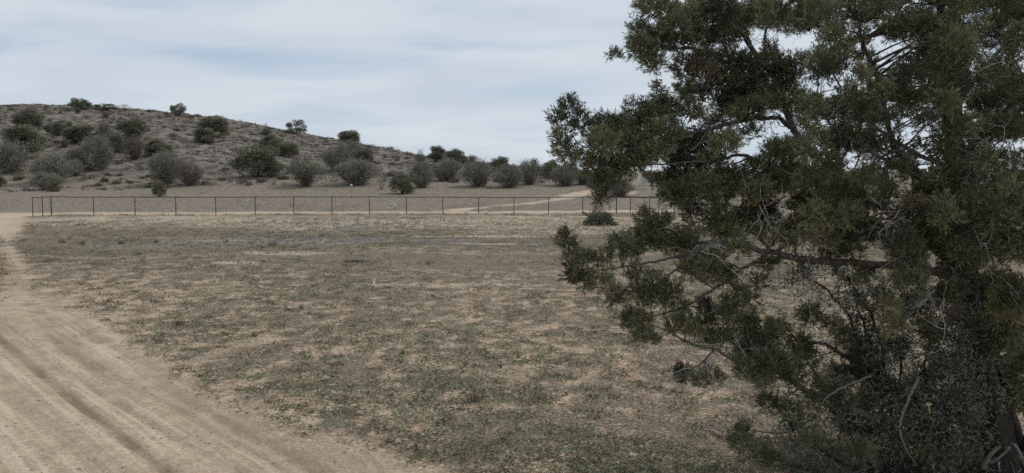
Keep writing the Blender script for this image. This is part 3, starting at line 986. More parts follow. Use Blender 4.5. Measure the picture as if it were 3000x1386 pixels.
# (centre px, base py, width px, height px, kind, label)
BUSHES = [
    (230, 321, 60, 30, 'open_juniper', 'largest tree on the ridge, dark spreading juniper at far left summit'),
    (101, 329, 30, 26, 'spindly', 'pale thin shrub on the ridge, farthest left of the skyline shrubs'),
    (178, 331, 18, 23, 'spindly', 'slim shrub on the skyline just left of the largest ridge juniper'),
    (309, 324, 62, 19, 'open_juniper', 'low wide pair of bushes on the skyline right of the largest ridge juniper'),
    (366, 326, 36, 20, 'spindly', 'feathery pale shrub on the skyline beside the low wide bushes'),
    (523, 340, 46, 34, 'open_juniper', 'lone grey-green juniper on the skyline between summit and slope'),
    (230, 332, 14, 16, 'juniper', 'tiny dark bush directly below the largest ridge juniper'),
    (79, 374, 68, 52, 'juniper', 'dark rounded juniper high on the slope near the left edge'),
    (70, 462, 98, 86, 'juniper', 'tall dark juniper at left above the grey shrub on the picture edge'),
    (27, 507, 98, 86, 'grey', 'big pale grey shrub cut by the left picture edge'),
    (141, 391, 21, 24, 'juniper', 'small dark bush high on the slope, left one of a pair'),
    (175, 396, 38, 35, 'juniper', 'medium dark bush high on the slope, right one of a pair'),
    (203, 374, 18, 17, 'juniper', 'tiny dark bush just above the pair high on the left slope'),
    (242, 416, 86, 44, 'juniper', 'low wide dark juniper in mid slope at left'),
    (306, 412, 42, 50, 'grey', 'narrow upright grey shrub in mid slope between two dark junipers'),
    (386, 405, 66, 52, 'juniper', 'dark juniper highest of the mid-slope group at left'),
    (334, 446, 58, 53, 'juniper', 'dark juniper squeezed behind the large olive shrub'),
    (285, 499, 92, 94, 'grey', 'large tall olive-grey shrub with the pale board at its right foot'),
    (228, 494, 70, 56, 'grey', 'grey shrub leaning against the left side of the large olive shrub'),
    (395, 467, 80, 63, 'bare', 'brownish twiggy round shrub right of the large olive shrub'),
    (465, 456, 66, 44, 'juniper', 'small dark round juniper right of the brownish twiggy shrub'),
    (600, 421, 54, 42, 'juniper', 'lower of two dark junipers standing together in mid slope'),
    (624, 398, 76, 52, 'juniper', 'upper of two dark junipers standing together in mid slope'),
    (160, 535, 112, 76, 'grey', 'wide dense grey shrub at the foot of the slope near the left fence end'),
    (222, 516, 42, 46, 'grey', 'small grey shrub tucked behind the right end of the wide dense shrub'),
    (136, 557, 82, 50, 'grey', 'nearest low grey-green shrub above the left end of the fence'),
    (484, 541, 96, 90, 'grey', 'tall fan-shaped grey shrub left of the pinkish bare shrub'),
    (555, 544, 78, 72, 'bare', 'pinkish bare shrub beside the tall fan-shaped grey shrub'),
    (466, 577, 40, 46, 'juniper', 'small dark juniper just behind the fence rail'),
    (412, 492, 28, 28, 'spindly', 'little thin shrub below the brownish twiggy shrub'),
    (306, 533, 22, 13, 'juniper', 'tiny green clump alone on the flat below the hill at left'),
    (-2, 546, 34, 28, 'juniper', 'dark bush barely showing at the left picture edge'),
    (190, 431, 18, 18, 'juniper', 'tiny dark bush below the low wide juniper at left'),
    (312, 345, 22, 18, 'grey', 'small grey shrub just under the skyline left of centre summit'),
    (751, 519, 120, 86, 'juniper', 'largest broad dark juniper at the foot of the hill'),
    (800, 448, 66, 48, 'juniper', 'dark juniper behind and above the largest broad juniper'),
    (845, 461, 56, 38, 'juniper', 'smaller juniper touching the right side of the dark one behind'),
    (781, 396, 30, 19, 'grey', 'little grey shrub high on the slope below the skyline stub'),
    (779, 384, 17, 22, 'spindly', 'short stubby bush on the skyline left of the round ridge juniper'),
    (868, 394, 55, 40, 'open_juniper', 'round see-through juniper standing alone on the descending skyline'),
    (1021, 424, 58, 38, 'juniper', 'dark leaning juniper on the lower skyline'),
    (896, 545, 110, 70, 'umbrella', 'umbrella-shaped grey-green tree on a short dark trunk'),
    (991, 502, 80, 73, 'grey', 'grey-green upright shrub on the lower slope right of centre'),
    (1026, 468, 70, 52, 'grey', 'olive shrub just below the dark skyline juniper'),
    (1065, 476, 50, 38, 'juniper', 'dark small juniper at the right end of the lower slope cluster'),
    (1044, 541, 114, 70, 'grey', 'wide grey-green shrub at the hill foot right of the umbrella tree'),
    (1117, 556, 26, 31, 'spindly', 'small two-tiered shrub left of the round dark juniper on the flat'),
    (1129, 531, 18, 18, 'spindly', 'tiny shrub just behind the small two-tiered shrub'),
    (1176, 568, 66, 60, 'juniper', 'compact round dark juniper standing forward on the flat'),
    (1235, 550, 66, 73, 'grey', 'tall grey shrub right behind the compact round juniper'),
    (1230, 476, 36, 23, 'grey', 'low grey shrub near the skyline left of the ball-shaped juniper'),
    (1232, 457, 18, 19, 'spindly', 'thin pale sapling on the low skyline'),
    (1278, 474, 47, 42, 'juniper', 'ball-shaped dark juniper on the low skyline'),
    (805, 538, 13, 23, 'spindly', 'thin dry stalky shrub between the broad juniper and the umbrella tree'),
    (662, 511, 14, 18, 'spindly', 'thin grey stalky shrub left of the broad juniper'),
    (1315, 530, 86, 61, 'grey', 'grey shrub below the ball-shaped juniper'),
    (1334, 491, 58, 49, 'juniper', 'dark grey-green juniper right of the ball-shaped one on the skyline'),
    (1382, 484, 44, 28, 'bare', 'brownish bare bush against the sky right of the dark junipers'),
    (1405, 546, 96, 70, 'grey', 'large olive-grey shrub, first of the row right of the hill'),
    (1464, 501, 50, 38, 'juniper', 'dark pointed juniper rising behind the row of grey shrubs'),
    (1494, 549, 84, 63, 'grey', 'grey shrub, second of the row right of the hill'),
    (1553, 540, 78, 69, 'grey', 'grey-green shrub, third of the row right of the hill'),
    (1610, 523, 66, 48, 'juniper', 'dark juniper between the third and fourth shrubs of the row'),
    (1660, 544, 80, 62, 'grey', 'grey-green shrub, fourth of the row, nearest the big juniper'),
    (1709, 540, 66, 42, 'grey', 'low grey shrub at the edge of the big juniper boughs'),
    (1765, 538, 64, 38, 'juniper', 'dark shrub partly hidden behind the big juniper boughs'),
    (1816, 575, 86, 50, 'grey', 'grey shrub beside the bend of the branch road'),
    (1908, 544, 56, 40, 'juniper', 'dark shrub beside the dust cloud behind the big juniper'),
    (2010, 540, 70, 42, 'grey', 'grey shrub glimpsed through the big juniper left of centre crown'),
    (2270, 541, 80, 40, 'juniper', 'dark bush glimpsed through the big juniper crown'),
    (2560, 540, 80, 36, 'grey', 'grey shrub glimpsed through the gap near the big trunk'),
    (2960, 541, 80, 40, 'juniper', 'dark bush glimpsed at the right picture edge'),
]
_vi = {}
for (px, py, w, h, kind, label) in BUSHES:
    g = ground_at(px, py)
    s = g[1] / FPX
    i = _vi.get(kind, 0)
    _vi[kind] = i + 1
    st, cr = VAR[kind][i % len(VAR[kind])]
    nm, cat = NAME[kind]
    root = thing(nm, label, cat, (g[0], g[1], g[2] - 0.02), random.uniform(0, 6.28), (w * s * 1.04, w * s * 1.04, h * s * 1.05), GRP[kind])
    link('trunk', st, root)
    link('crown', cr, root)

# ------------------------------------------------------------------ small things in the middle distance
def stick_thing(name, label, cat, paths, mat, col, group=None):
    """paths: lists of ((x, y, z) world, radius)."""
    org = np.array(paths[0][0][0])
    root = thing(name, label, cat, org, group=group)
    for k, pth in enumerate(paths):
        b = Builder()
        P = np.array([p for p, _ in pth]) - org
        R_ = np.array([[q] for _, q in pth])
        S = spline(np.hstack([P, R_]), 4)
        b.tube(S[:, :3] + np.vstack([[0, 0, 0], rng.normal(size=(len(S) - 1, 3)) * S[1:, 3:4] * 0.35]), np.maximum(S[:, 3], 0.0015), 6, np.array(col) * random.uniform(.85, 1.15))
        link('branch', b.mesh('branch', mat), root)
    return root


# survey stake
g = ground_at(1094, 841)
root = thing('wooden_stake', 'short orange-topped wooden stake standing alone in the pasture', 'stake', g, 0.5)
root.rotation_euler = (math.radians(-3), math.radians(9), 0.15)
b = Builder()
b.box((-0.028, -0.012, -0.12), (0.028, 0.012, 0.19), (0.80, 0.58, 0.43))
link('shaft', b.mesh('shaft', M_WOOD), root)
b = Builder()
V8 = [(-0.029, -0.013, 0.192), (0.029, -0.013, 0.192), (0.029, 0.013, 0.192), (-0.029, 0.013, 0.192), (-0.018, -0.013, 0.262), (0.02, -0.013, 0.25), (0.02, 0.013, 0.25), (-0.018, 0.013, 0.262)]
b.add(V8, [(3, 2, 1, 0), (4, 5, 6, 7), (0, 1, 5, 4), (1, 2, 6, 5), (2, 3, 7, 6), (3, 0, 4, 7)], None, (0.88, 0.62, 0.46))
link('painted_tip', b.mesh('painted_tip', M_WOOD), root)

# bleached branch on the grass right of the stake
def gp(px, py, dz=0.03):
    p = ground_at(px, py)
    return np.array([p[0], p[1], p[2] + dz])


PALE = (0.42, 0.37, 0.31)
stick_thing('fallen_branch', 'bleached forked branch lying in the grass right of the stake', 'branch',
            [[(gp(1250, 870), .018), (gp(1272, 869, .06), .024), (gp(1288, 874, .05), .02), (gp(1302, 877), .012)],
             [(gp(1276, 871, .05), .016), (gp(1284, 879, .04), .01)]], M_WOOD, PALE)
stick_thing('fallen_branch', 'pale stick with a dark hollow lying mid pasture below the stake', 'branch',
            [[(gp(1068, 984), .012), (gp(1090, 980, .05), .022), (gp(1110, 983), .014)]], M_WOOD, (0.36, 0.29, 0.22))
stick_thing('fallen_branch', 'white broken branch propped up behind the fence by the road fork', 'branch',
            [[(gp(1146, 602, .45), .05), (gp(1153, 606, .3), .06), (gp(1160, 613, .02), .06)], [(gp(1134, 614, .05), .06), (gp(1150, 612, .1), .05), (gp(1166, 612, .25), .03)]], M_WOOD, (0.36, 0.33, 0.28))
stick_thing('fallen_branch', 'short pale stick on the grass under the lowest juniper spray', 'branch',
            [[(gp(2208, 1294), .016), (gp(2232, 1287, .04), .02), (gp(2253, 1281), .014)]], M_WOOD, (0.40, 0.36, 0.31))
stick_thing('fallen_branch', 'long crooked grey stick on the weeds left of the lowest juniper spray', 'branch',
            [[(gp(2065, 1266), .012), (gp(2088, 1272, .04), .018), (gp(2112, 1284, .03), .016), (gp(2140, 1288), .012)]], M_WOOD, (0.30, 0.265, 0.225))
stick_thing('fallen_branch', 'thin dark twig lying on the edge of the dirt track', 'branch',
            [[(gp(592, 1139), .006), (gp(610, 1131, .05), .008), (gp(632, 1116), .006)]], M_TWIG, (0.08, 0.065, 0.055))

# low dark debris heap mid pasture
g = ground_at(1038, 768)
root = thing('brush_heap', 'low dark heap of old brush mid pasture above the stake', 'brush heap', g)
b = Builder()
for k in range(46):
    a = rng.uniform(0, 6.28)
    p = np.array([rng.normal() * 0.35, rng.normal() * 0.15, 0.0])
    d = np.array([math.cos(a), math.sin(a) * .5, rng.uniform(0, 0.25)]) * rng.uniform(.15, .4)
    b.tube([p + [0, 0, .01], p + d * .5 + [0, 0, .03], p + d], [.012, .010, .004], 4, np.array((0.075, 0.068, 0.062)) * rng.uniform(.6, 1.5), False)
link('twigs', b.mesh('twigs', M_TWIG), root)['kind'] = 'stuff'

# small white sign and pale marker post behind the fence
g = ground_at(1030, 576)
root = thing('marker_sign', 'tiny white sign on a thin pole beyond the fence', 'sign', g)
b = Builder()
b.tube([(0, 0, -0.2), (0, 0, 1.36)], 0.016, 6, (0.14, 0.12, 0.11))
link('pole', b.mesh('pole', M_STEEL), root)
b = Builder()
b.box((-0.12, -0.028, 1.22), (0.12, -0.018, 1.44), (0.72, 0.72, 0.70))
link('plate', b.mesh('plate', M_WIRE), root)
g = ground_at(984, 614)
root = thing('marker_post', 'slim pale marker post just behind the fence mid frame', 'post', g)
b = Builder()
b.tube([(0, 0, -0.2), (0, 0, 0.55), (0.01, 0, 0.86)], 0.03, 6, (0.34, 0.29, 0.25))
link('shaft', b.mesh('shaft', M_WOOD), root)
b = Builder()
b.tube([(0.01, 0, 0.86), (0.01, 0, 0.90)], 0.036, 6, (0.42, 0.36, 0.31))
link('cap', b.mesh('cap', M_WOOD), root)

# pale board lying on the hillside
g = ground_at(340, 472)
root = thing('pale_board', 'pale yellow board lying at the foot of the large olive shrub', 'board', g, 0.1)
b = Builder()
b.box((-0.75, -0.10, 0.16), (0.75, 0.12, 0.30), (0.72, 0.66, 0.42))
link('plank', b.mesh('plank', M_WOOD), root)
for sx in (-0.55, 0.5):
    b = Builder()
    b.box((sx - 0.06, -0.09, -0.25), (sx + 0.06, 0.10, 0.158), (0.40, 0.36, 0.26))
    link('support', b.mesh('support', M_WOOD), root)

# single clumps that stand out in the pasture
CL = [(181, 712, 24, 16, 0, 'dark weed clump left of two near the track bend'), (243, 717, 26, 16, 0, 'dark weed clump right of two near the track bend'),
      (355, 715, 22, 14, 0, 'dark weed clump mid left pasture below the fence'), (456, 712, 18, 12, 0, 'small dark weed clump fourth along the left pasture'),
      (798, 723, 46, 26, 1, 'largest grey twiggy clump in the far pasture'), (736, 716, 30, 14, 1, 'low grey clump left of the largest grey clump'),
      (664, 710, 20, 12, 1, 'small dark grey clump further left of the largest grey clump'), (420, 758, 20, 16, 2, 'bright straw tuft standing up in the left pasture'),
      (884, 905, 22, 22, 3, 'bare stalky weed in the pasture lower left of the stake'), (1178, 1040, 26, 26, 3, 'brown stalky weed in the middle of the pasture'),
      (1366, 1075, 22, 36, 3, 'tall thin dark weed in the pasture near the big juniper'), (1466, 1080, 20, 26, 3, 'thin brown weed right of the tall thin dark weed'),
      (1395, 1180, 60, 44, 3, 'wide hazy brown twig weed above the dark mulch'), (1240, 1150, 18, 18, 3, 'short spiky weed right of the green patch'),
      (525, 955, 40, 26, 3, 'brown stalky weed beside the green patch by the track'),
      (1255, 776, 22, 16, 1, 'grey weed tuft far right of the dark brush heap')]
for (px, py, w, h, kd, label) in CL:
    g = ground_at(px, py)
    s = g[1] / FPX
    root = thing('weed_clump', label, 'weed', g, group='weed clumps in the pasture')
    b = Builder()
    n = (36 if kd in (0, 3) else 70) if w < 40 else 110
    cA, cB = [((0.14, 0.138, 0.10), (0.25, 0.24, 0.17)), ((0.15, 0.145, 0.135), (0.27, 0.26, 0.24)), ((0.33, 0.28, 0.18), (0.52, 0.46, 0.32)), ((0.13, 0.10, 0.078), (0.26, 0.21, 0.155))][kd]
    a = rng.uniform(0, 6.28, n)
    e = rng.uniform(0.75, 1.52, n)
    D = np.stack([np.cos(a) * np.cos(e), np.sin(a) * np.cos(e), np.sin(e)], 1)
    P = np.stack([rng.normal(size=n) * w * s * 0.17, rng.normal(size=n) * w * s * 0.17, np.full(n, -0.01)], 1)
    t = rng.random(n)[:, None]
    b.kites(P, D, rng.uniform(0.45, 1.05, n) * h * s, (0.009 + 0.02 * (kd in (0,))) * rng.uniform(.6, 1.3, n) * max(1, g[1] / 22), np.array(cA) * (1 - t) + np.array(cB) * t)
    link('stalks', b.mesh('stalks', M_COVER), root)
for px, py, label in ((570, 786, 'pale flat stone in the left pasture below the straw'), (462, 881, 'small white stone near the track edge'), (405, 1180, 'small pale stone on the dirt track')):
    g = ground_at(px, py)
    b = Builder()
    s = 0.11 if py < 800 else 0.05 if py < 900 else 0.022
    v = np.vstack([ico_v * [1.3, .9, .6], [[0, 0, -0.4]]]) * s * rng.uniform(0.85, 1.15, (7, 1))
    b.add(v, None, np.vstack([ico_t, [(6, i % 5 + 1, i) for i in range(1, 6)]]), (0.45, 0.41, 0.36))
    o = link('stone', b.mesh('stone', M_ROCK), None, g)
    tag(o, label, 'stone')

# cut juniper brush pile in front of the fence
g = ground_at(1758, 660)
s = g[1] / FPX
root = thing('brush_pile', 'cut juniper brush pile with a log end sticking out at its left', 'brush pile', g)
b = Builder()
for k in range(60):
    u = rng.uniform(-1, 1)
    c = np.array([u * 40 * s, rng.uniform(-0.5, 0.5), 0.0])
    top = (1 - abs(u + 0.05 * 0) ** 2.2) * 50 * s * rng.uniform(.2, 1.05)
    c[2] = top * 0.85
    n = 70
    P = c + rng.normal(size=(n, 3)) * [0.16, 0.16, 0.12]
    P[:, 2] = np.maximum(P[:, 2], 0.02)
    t = np.clip(rng.normal(.45, .25, n), 0, 1)[:, None]
    col = ((np.array((0.075, 0.08, 0.055)) * (1 - t) + np.array((0.155, 0.16, 0.115)) * t)) * rng.uniform(.75, 1.3)
    b.kites(P, unit(rng.normal(size=(n, 3)) + [0.2, 0, 0.2]), rng.uniform(.08, .17, n), rng.uniform(.03, .06, n), col)
link('foliage', b.mesh('foliage', M_BUSH), root)['kind'] = 'stuff'
for k in range(26):
    b = Builder()
    u = rng.uniform(-.9, .9)
    p0 = np.array([u * 40 * s, rng.uniform(-.5, .3), 0.05])
    d = np.array([rng.uniform(-.5, .5), rng.uniform(-.3, .3), rng.uniform(.2, .8)]) * (1.1 - abs(u)) * 0.95
    b.tube([p0, p0 + d * .5 + rng.normal(size=3) * .03, p0 + d + rng.normal(size=3) * .05], [.028, .02, .006], 5, np.array((0.13, 0.115, 0.10)) * rng.uniform(.6, 1.4))
    link('branch', b.mesh('branch', M_TWIG), root)
b = Builder()
b.tube([(-0.35, -0.5, 0.36), (-0.8, -0.52, 0.66), (-1.25, -0.55, 0.92)], [0.085, 0.085, 0.09], 9, (0.10, 0.085, 0.072))
lg = link('log', b.mesh('log', M_BARK), root)
b = Builder()
dv = unit(np.array([-0.33, -0.03, 0.18]))
b.tube([np.array((-1.25, -0.55, 0.92)), np.array((-1.25, -0.55, 0.92)) + dv * 0.012], 0.075, 9, (0.30, 0.24, 0.18))
link('cut_face', b.mesh('cut_face', M_WOOD), lg)

# dust raised on the far road
dust_me = bpy.data.meshes.new('dust_cloud')
import bmesh
bm = bmesh.new()
bmesh.ops.create_icosphere(bm, subdivisions=3, radius=1.0)
for v in bm.verts:
    k = 1 + 0.25 * math.sin(5 * v.co.x + 3 * v.co.z) + 0.15 * math.sin(7 * v.co.y)
    v.co *= k
bm.to_mesh(dust_me)
bm.free()
dm = bpy.data.materials.new('dust')
dm.use_nodes = True
t = dm.node_tree
t.nodes.clear()
o_ = N(t, 'ShaderNodeOutputMaterial')
pv = N(t, 'ShaderNodeVolumePrincipled', inp={'Color': (0.80, 0.74, 0.66, 1), 'Density': 0.30, 'Anisotropy': 0.1})
t.links.new(pv.outputs[0], o_.inputs['Volume'])
dust_me.materials.append(dm)
o = link('dust_cloud', dust_me, None, ground_at(1874, 553) + np.array([0, 0, 0.75]))
o.scale = (1.5, 1.5, 1.05)
tag(o, 'small pale dust cloud raised over the far road', 'dust', kind='stuff')
# ------------------------------------------------------------------ the big juniper at the right
TR = ground_at(2950, 1425)
TD = float(TR[1])
# limbs as (px, py, depth offset from the trunk, radius in metres); every limb is a polyline in space
LIMBS = {
    'trunk1': [(2962, 1460, 0, .26), (2925, 1290, 0, .22), (2885, 1130, 0, .19), (2850, 960, .05, .155), (2832, 820, .05, .125), (2812, 640, .0, .10), (2790, 470, 0, .085), (2768, 300, -.1, .068), (2760, 120, -.1, .06), (2752, -60, 0, .05), (2738, -260, 0, .035), (2735, -420, 0, .012)],
    'trunk2': [(2985, 1460, .25, .20), (2950, 1250, .35, .17), (2890, 1000, .5, .13), (2840, 760, .6, .10), (2812, 500, .6, .08), (2806, 300, .6, .07), (2806, 60, .6, .06), (2815, -200, .6, .04), (2830, -380, .6, .012)],
    'trunk3': [(3010, 1460, -.1, .17), (3035, 1200, 0, .14), (3070, 900, .1, .11), (3090, 600, .1, .08), (3120, 300, .1, .06), (3140, 0, .1, .04), (3150, -200, .1, .012)],
    'A': [(2838, 800, .1, .085), (2700, 690, .2, .07), (2540, 570, .2, .06), (2420, 480, .1, .052), (2338, 400, 0, .046), (2292, 300, 0, .042), (2262, 220, 0, .038), (2215, 160, 0, .033), (2165, 90, -.05, .028), (2105, 32, -.1, .021), (2055, -30, -.1, .014), (1990, -90, -.1, .005)],
    'A1': [(2225, 178, 0, .026), (2145, 170, -.1, .022), (2060, 148, -.2, .018), (1990, 142, -.3, .014), (1900, 142, -.4, .009), (1805, 160, -.5, .003)],
    'A2': [(2200, 130, 0, .02), (2170, 60, .1, .016), (2150, 0, .15, .012), (2130, -90, .2, .004)],
    'A3': [(2262, 220, 0, .022), (2240, 120, .2, .018), (2260, 40, .3, .012), (2275, -60, .4, .004)],
    'A4': [(2292, 300, 0, .02), (2200, 268, -.1, .015), (2110, 262, -.2, .01), (2020, 255, -.3, .004)],
    'B': [(2345, 405, 0, .035), (2290, 350, -.15, .03), (2220, 347, -.3, .027), (2155, 358, -.4, .024), (2035, 388, -.6, .02), (1940, 385, -.7, .016), (1840, 400, -.8, .012), (1720, 432, -.95, .009), (1660, 380, -1.0, .003)],
    'B1': [(1980, 390, -.65, .012), (1960, 340, -.6, .009), (1935, 300, -.6, .006), (1925, 245, -.6, .002)],
    'B2': [(1760, 424, -.9, .009), (1700, 385, -1, .006), (1655, 330, -1, .002)],
    'C': [(2540, 570, .2, .045), (2420, 545, -.1, .04), (2310, 505, -.35, .034), (2240, 482, -.5, .03), (2180, 455, -.6, .022), (2090, 470, -.7, .016), (1960, 480, -.8, .012), (1830, 490, -.9, .009), (1770, 540, -.95, .005), (1765, 590, -.95, .002)],
    'C2': [(2310, 505, -.35, .022), (2200, 540, -.55, .016), (2080, 550, -.7, .011), (1970, 560, -.8, .004)],
    'D': [(2845, 830, 0, .085), (2700, 790, -.2, .07), (2578, 773, -.4, .06), (2400, 765, -.6, .055), (2300, 748, -.7, .046), (2200, 726, -.8, .04), (2140, 716, -.85, .035), (2085, 708, -.9, .03), (2030, 738, -.95, .026), (1960, 758, -1.0, .02), (1860, 775, -1.1, .015), (1780, 788, -1.2, .011), (1690, 790, -1.25, .006), (1655, 700, -1.3, .002)],
    'D2': [(2330, 752, -.65, .03), (2260, 758, -.7, .026), (2205, 772, -.75, .023), (2160, 798, -.8, .02), (2104, 838, -.85, .018), (2018, 893, -.9, .015), (1963, 913, -.95, .011), (1905, 930, -1.0, .005), (1850, 940, -1.0, .002)],
    'D3': [(2085, 708, -.9, .02), (2018, 750, -1.05, .016), (1983, 785, -1.1, .013), (1920, 834, -1.2, .010), (1815, 845, -1.25, .005), (1795, 890, -1.25, .002)],
    'D4': [(2085, 708, -.85, .02), (1990, 712, -.7, .014), (1900, 700, -.7, .008), (1888, 640, -.7, .003)],
    'D5': [(2260, 735, -.7, .02), (2205, 680, -.6, .016), (2140, 650, -.6, .010), (2040, 640, -.6, .004)],
    'E': [(2885, 1190, 0, .10), (2760, 1235, -.2, .08), (2660, 1236, -.35, .065), (2563, 1222, -.45, .055), (2480, 1196, -.5, .05), (2407, 1174, -.55, .045), (2349, 1136, -.6, .04), (2303, 1105, -.65, .033), (2230, 1054, -.75, .024), (2154, 1056, -.8, .02), (2094, 1024, -.85, .016), (2028, 1009, -.9, .014), (1953, 968, -.95, .010), (1895, 950, -1.0, .003)],
    'E2': [(2303, 1105, -.65, .024), (2264, 1066, -.6, .02), (2194, 1035, -.6, .016), (2128, 985, -.6, .012), (2080, 900, -.6, .008), (2150, 870, -.6, .004)],
    'E3': [(2094, 1024, -.85, .014), (2060, 1060, -.9, .011), (2030, 1080, -.9, .009), (2000, 1100, -.9, .005)],
    'E4': [(2060, 1058, -.9, .010), (2080, 1078, -.85, .008), (2105, 1105, -.85, .005)],
    'F': [(2870, 1150, .1, .09), (2740, 1190, .2, .075), (2640, 1150, .3, .06), (2560, 1085, .35, .045), (2500, 1060, .3, .035), (2420, 1010, .2, .025), (2350, 1000, .1, .016), (2280, 965, 0, .006)],
    'G': [(2800, 1400, -.5, .02), (2600, 1410, -.9, .016), (2450, 1400, -1.1, .013), (2330, 1378, -1.2, .012), (2240, 1352, -1.25, .010), (2180, 1290, -1.3, .005)],
    'H': [(2815, 660, 0, .06), (2700, 520, -.4, .045), (2620, 420, -.7, .035), (2575, 250, -.8, .03), (2527, 116, -.8, .024), (2500, 0, -.8, .015), (2480, -120, -.8, .004)],
    'H2': [(2720, 540, -.4, .03), (2600, 470, -.9, .024), (2480, 400, -1.1, .016), (2400, 330, -1.2, .006)],
    'I': [(2790, 470, 0, .05), (2880, 400, -.3, .04), (2960, 310, -.5, .03), (3040, 240, -.6, .02), (3140, 160, -.6, .006)],
    'J': [(2768, 300, -.1, .035), (2700, 130, .2, .025), (2620, 60, .4, .018), (2500, 52, .6, .012), (2430, 45, .7, .004)],
    'K': [(2850, 960, 0, .06), (2760, 900, -.8, .045), (2700, 840, -1.3, .03), (2670, 770, -1.5, .015), (2655, 700, -1.5, .004)],
    'L': [(2870, 1080, 0, .05), (2950, 980, -.6, .04), (3010, 880, -.9, .03), (3090, 800, -1.0, .01)],
    'M': [(2812, 640, 0, .05), (2830, 560, -.8, .035), (2850, 640, -1.3, .025), (2880, 740, -1.5, .01)],
    'O': [(2806, 300, .6, .04), (2900, 180, 1.0, .03), (3000, 60, 1.3, .02), (3080, -40, 1.4, .006)],
    'Q': [(2806, 500, .6, .04), (2650, 430, 1.2, .03), (2520, 330, 1.5, .02), (2430, 200, 1.6, .012), (2380, 80, 1.7, .004)],
}
# the crown as clumps: (px, py, half width px, half height px)
CLUMPS = """1802,159,22,8 1873,91,30,25 1878,141,38,28 1913,176,35,25 1933,116,40,30 1903,18,40,20 1953,30,35,30 1978,80,45,30 2029,50,45,40 1988,121,40,22 2054,111,42,30
2064,15,45,25 2130,101,40,38 2120,30,45,35 2170,65,36,38 2220,30,45,30 2271,40,45,40 2326,70,45,32 2380,40,45,45 2004,197,34,28 2054,212,38,30 2004,252,28,14 2034,282,42,24 2059,171,38,20
2145,181,48,28 2195,202,45,38 2256,195,42,40 2255,145,12,22 2296,215,32,34 2130,252,48,34 2180,267,50,38 2230,272,42,36 2306,282,42,42 2130,312,42,34 2195,323,46,28 2245,310,36,28
1928,262,9,26 1938,307,28,25 1862,317,24,18 1913,338,42,24 1968,328,32,28 2024,323,24,24 1671,318,22,26 1636,353,18,24 1701,363,28,28 1646,403,22,22 1651,444,28,28 1696,469,30,22
1777,373,44,24 1762,418,44,38 1822,373,40,30 1822,423,48,38 1893,373,44,30 1883,428,48,38 1953,383,42,30 1742,489,28,22 1792,489,38,28 1852,484,40,28 1913,454,40,30 1983,433,48,34
2054,428,50,38 2125,423,42,32 2004,484,48,28 2079,479,46,28 1762,544,30,28 1767,582,20,20 1802,520,30,20 1968,534,46,30 1978,570,42,22 2054,544,56,36 2145,529,52,36 2110,575,44,26
2281,454,46,42 2281,529,56,42 2215,500,34,30 2215,560,44,32 2330,440,34,34 2350,520,40,40 1650,694,20,16 1665,721,22,18 1686,752,24,20 1681,802,24,26 1721,762,28,22 1711,822,28,22 1766,832,30,22
1776,757,24,22 1817,716,28,28 1845,745,24,24 1862,711,34,28 1902,701,38,28 1887,651,18,34 1923,661,24,26 1953,656,26,24 1953,716,42,28 2003,711,36,26 2028,681,28,22 2033,626,28,24 2003,580,40,26
2094,661,24,24 2129,681,38,24 2114,631,34,26 2180,641,38,28 2230,605,44,32 2164,730,32,22 2235,676,38,24 2255,772,28,18 1802,873,22,26 1862,807,24,18 1862,862,28,22 1923,822,28,22 1923,873,38,28
1963,862,30,24 2033,787,38,26 2084,767,38,28 2084,807,34,24 2134,812,28,28 1852,938,28,28 1882,983,24,22 1912,998,20,12 1885,943,26,22 1973,958,24,18 2013,943,28,22 2028,973,24,18 2069,943,32,28
2084,993,32,22 2129,898,28,28 2170,862,18,18 2200,882,22,24 2144,978,20,18 2190,953,32,32 2205,1003,38,32 2250,993,28,28 2280,963,30,30 2008,1099,24,26 2054,1112,24,18 2099,1104,20,14 2180,1084,24,28
2230,1104,38,28 2280,1064,36,36 2186,1040,34,26 2233,1070,40,28 2357,1051,28,34 2248,1183,30,22 2318,1202,34,18 2171,1272,18,24 2175,1299,28,26 2217,1326,32,26 2264,1350,34,22 2330,1100,30,24
2524,1028,44,38 2543,1086,48,38 2582,1144,48,36 2480,990,30,24 2375,925,30,34 2440,950,26,20 2690,905,36,44 2665,762,46,46 2672,822,44,34 2640,710,40,32 2690,700,44,34 2570,690,40,24 2480,690,40,26 2440,735,26,16
2400,640,46,34 2350,600,44,36 2330,660,36,24 2470,620,46,36 2530,660,34,26 2760,640,52,46 2830,620,52,46 2900,640,52,46 2970,620,50,46 2720,580,48,40 2790,720,46,38 2900,740,48,40 2960,720,48,40 2920,830,48,40 2980,860,48,44
2780,860,40,36 2830,930,40,36 2880,860,44,40 2790,790,44,34 2850,740,46,36 2950,900,46,40 2930,1010,44,40 2990,1090,44,44 2950,1130,40,36 2990,1180,40,36 2870,1000,36,32 2420,700,30,22 2350,705,30,20 2290,705,28,20 2500,735,28,18 2540,800,24,18 2250,640,36,26 2150,660,30,24 2100,362,22,14 2205,392,26,16 2060,345,26,18 2150,345,30,16 2560,600,30,24 2340,1010,34,28 2470,1100,36,28 2620,950,28,26 2610,900,22,20 2580,870,24,18 2540,1180,40,28 2640,1190,36,30 2700,1120,34,30 2460,1170,34,22 2390,1180,30,20 2520,1320,40,22 2620,1290,38,24 2760,1080,32,30 2820,1180,36,32 2850,1260,34,30 2780,1300,36,26 2120,1000,24,18 2150,930,22,20 2060,900,22,18 1990,900,20,16 2230,830,20,16 2900,920,40,36 2960,960,46,44 3010,1040,44,40 2620,1010,30,26 2730,980,34,30 2420,1130,30,22 2480,1240,34,20 2560,1270,38,24 2700,1310,40,24 2380,1290,36,18"""
CL3 = [tuple(float(v) for v in s.split(',')) for s in CLUMPS.split()]
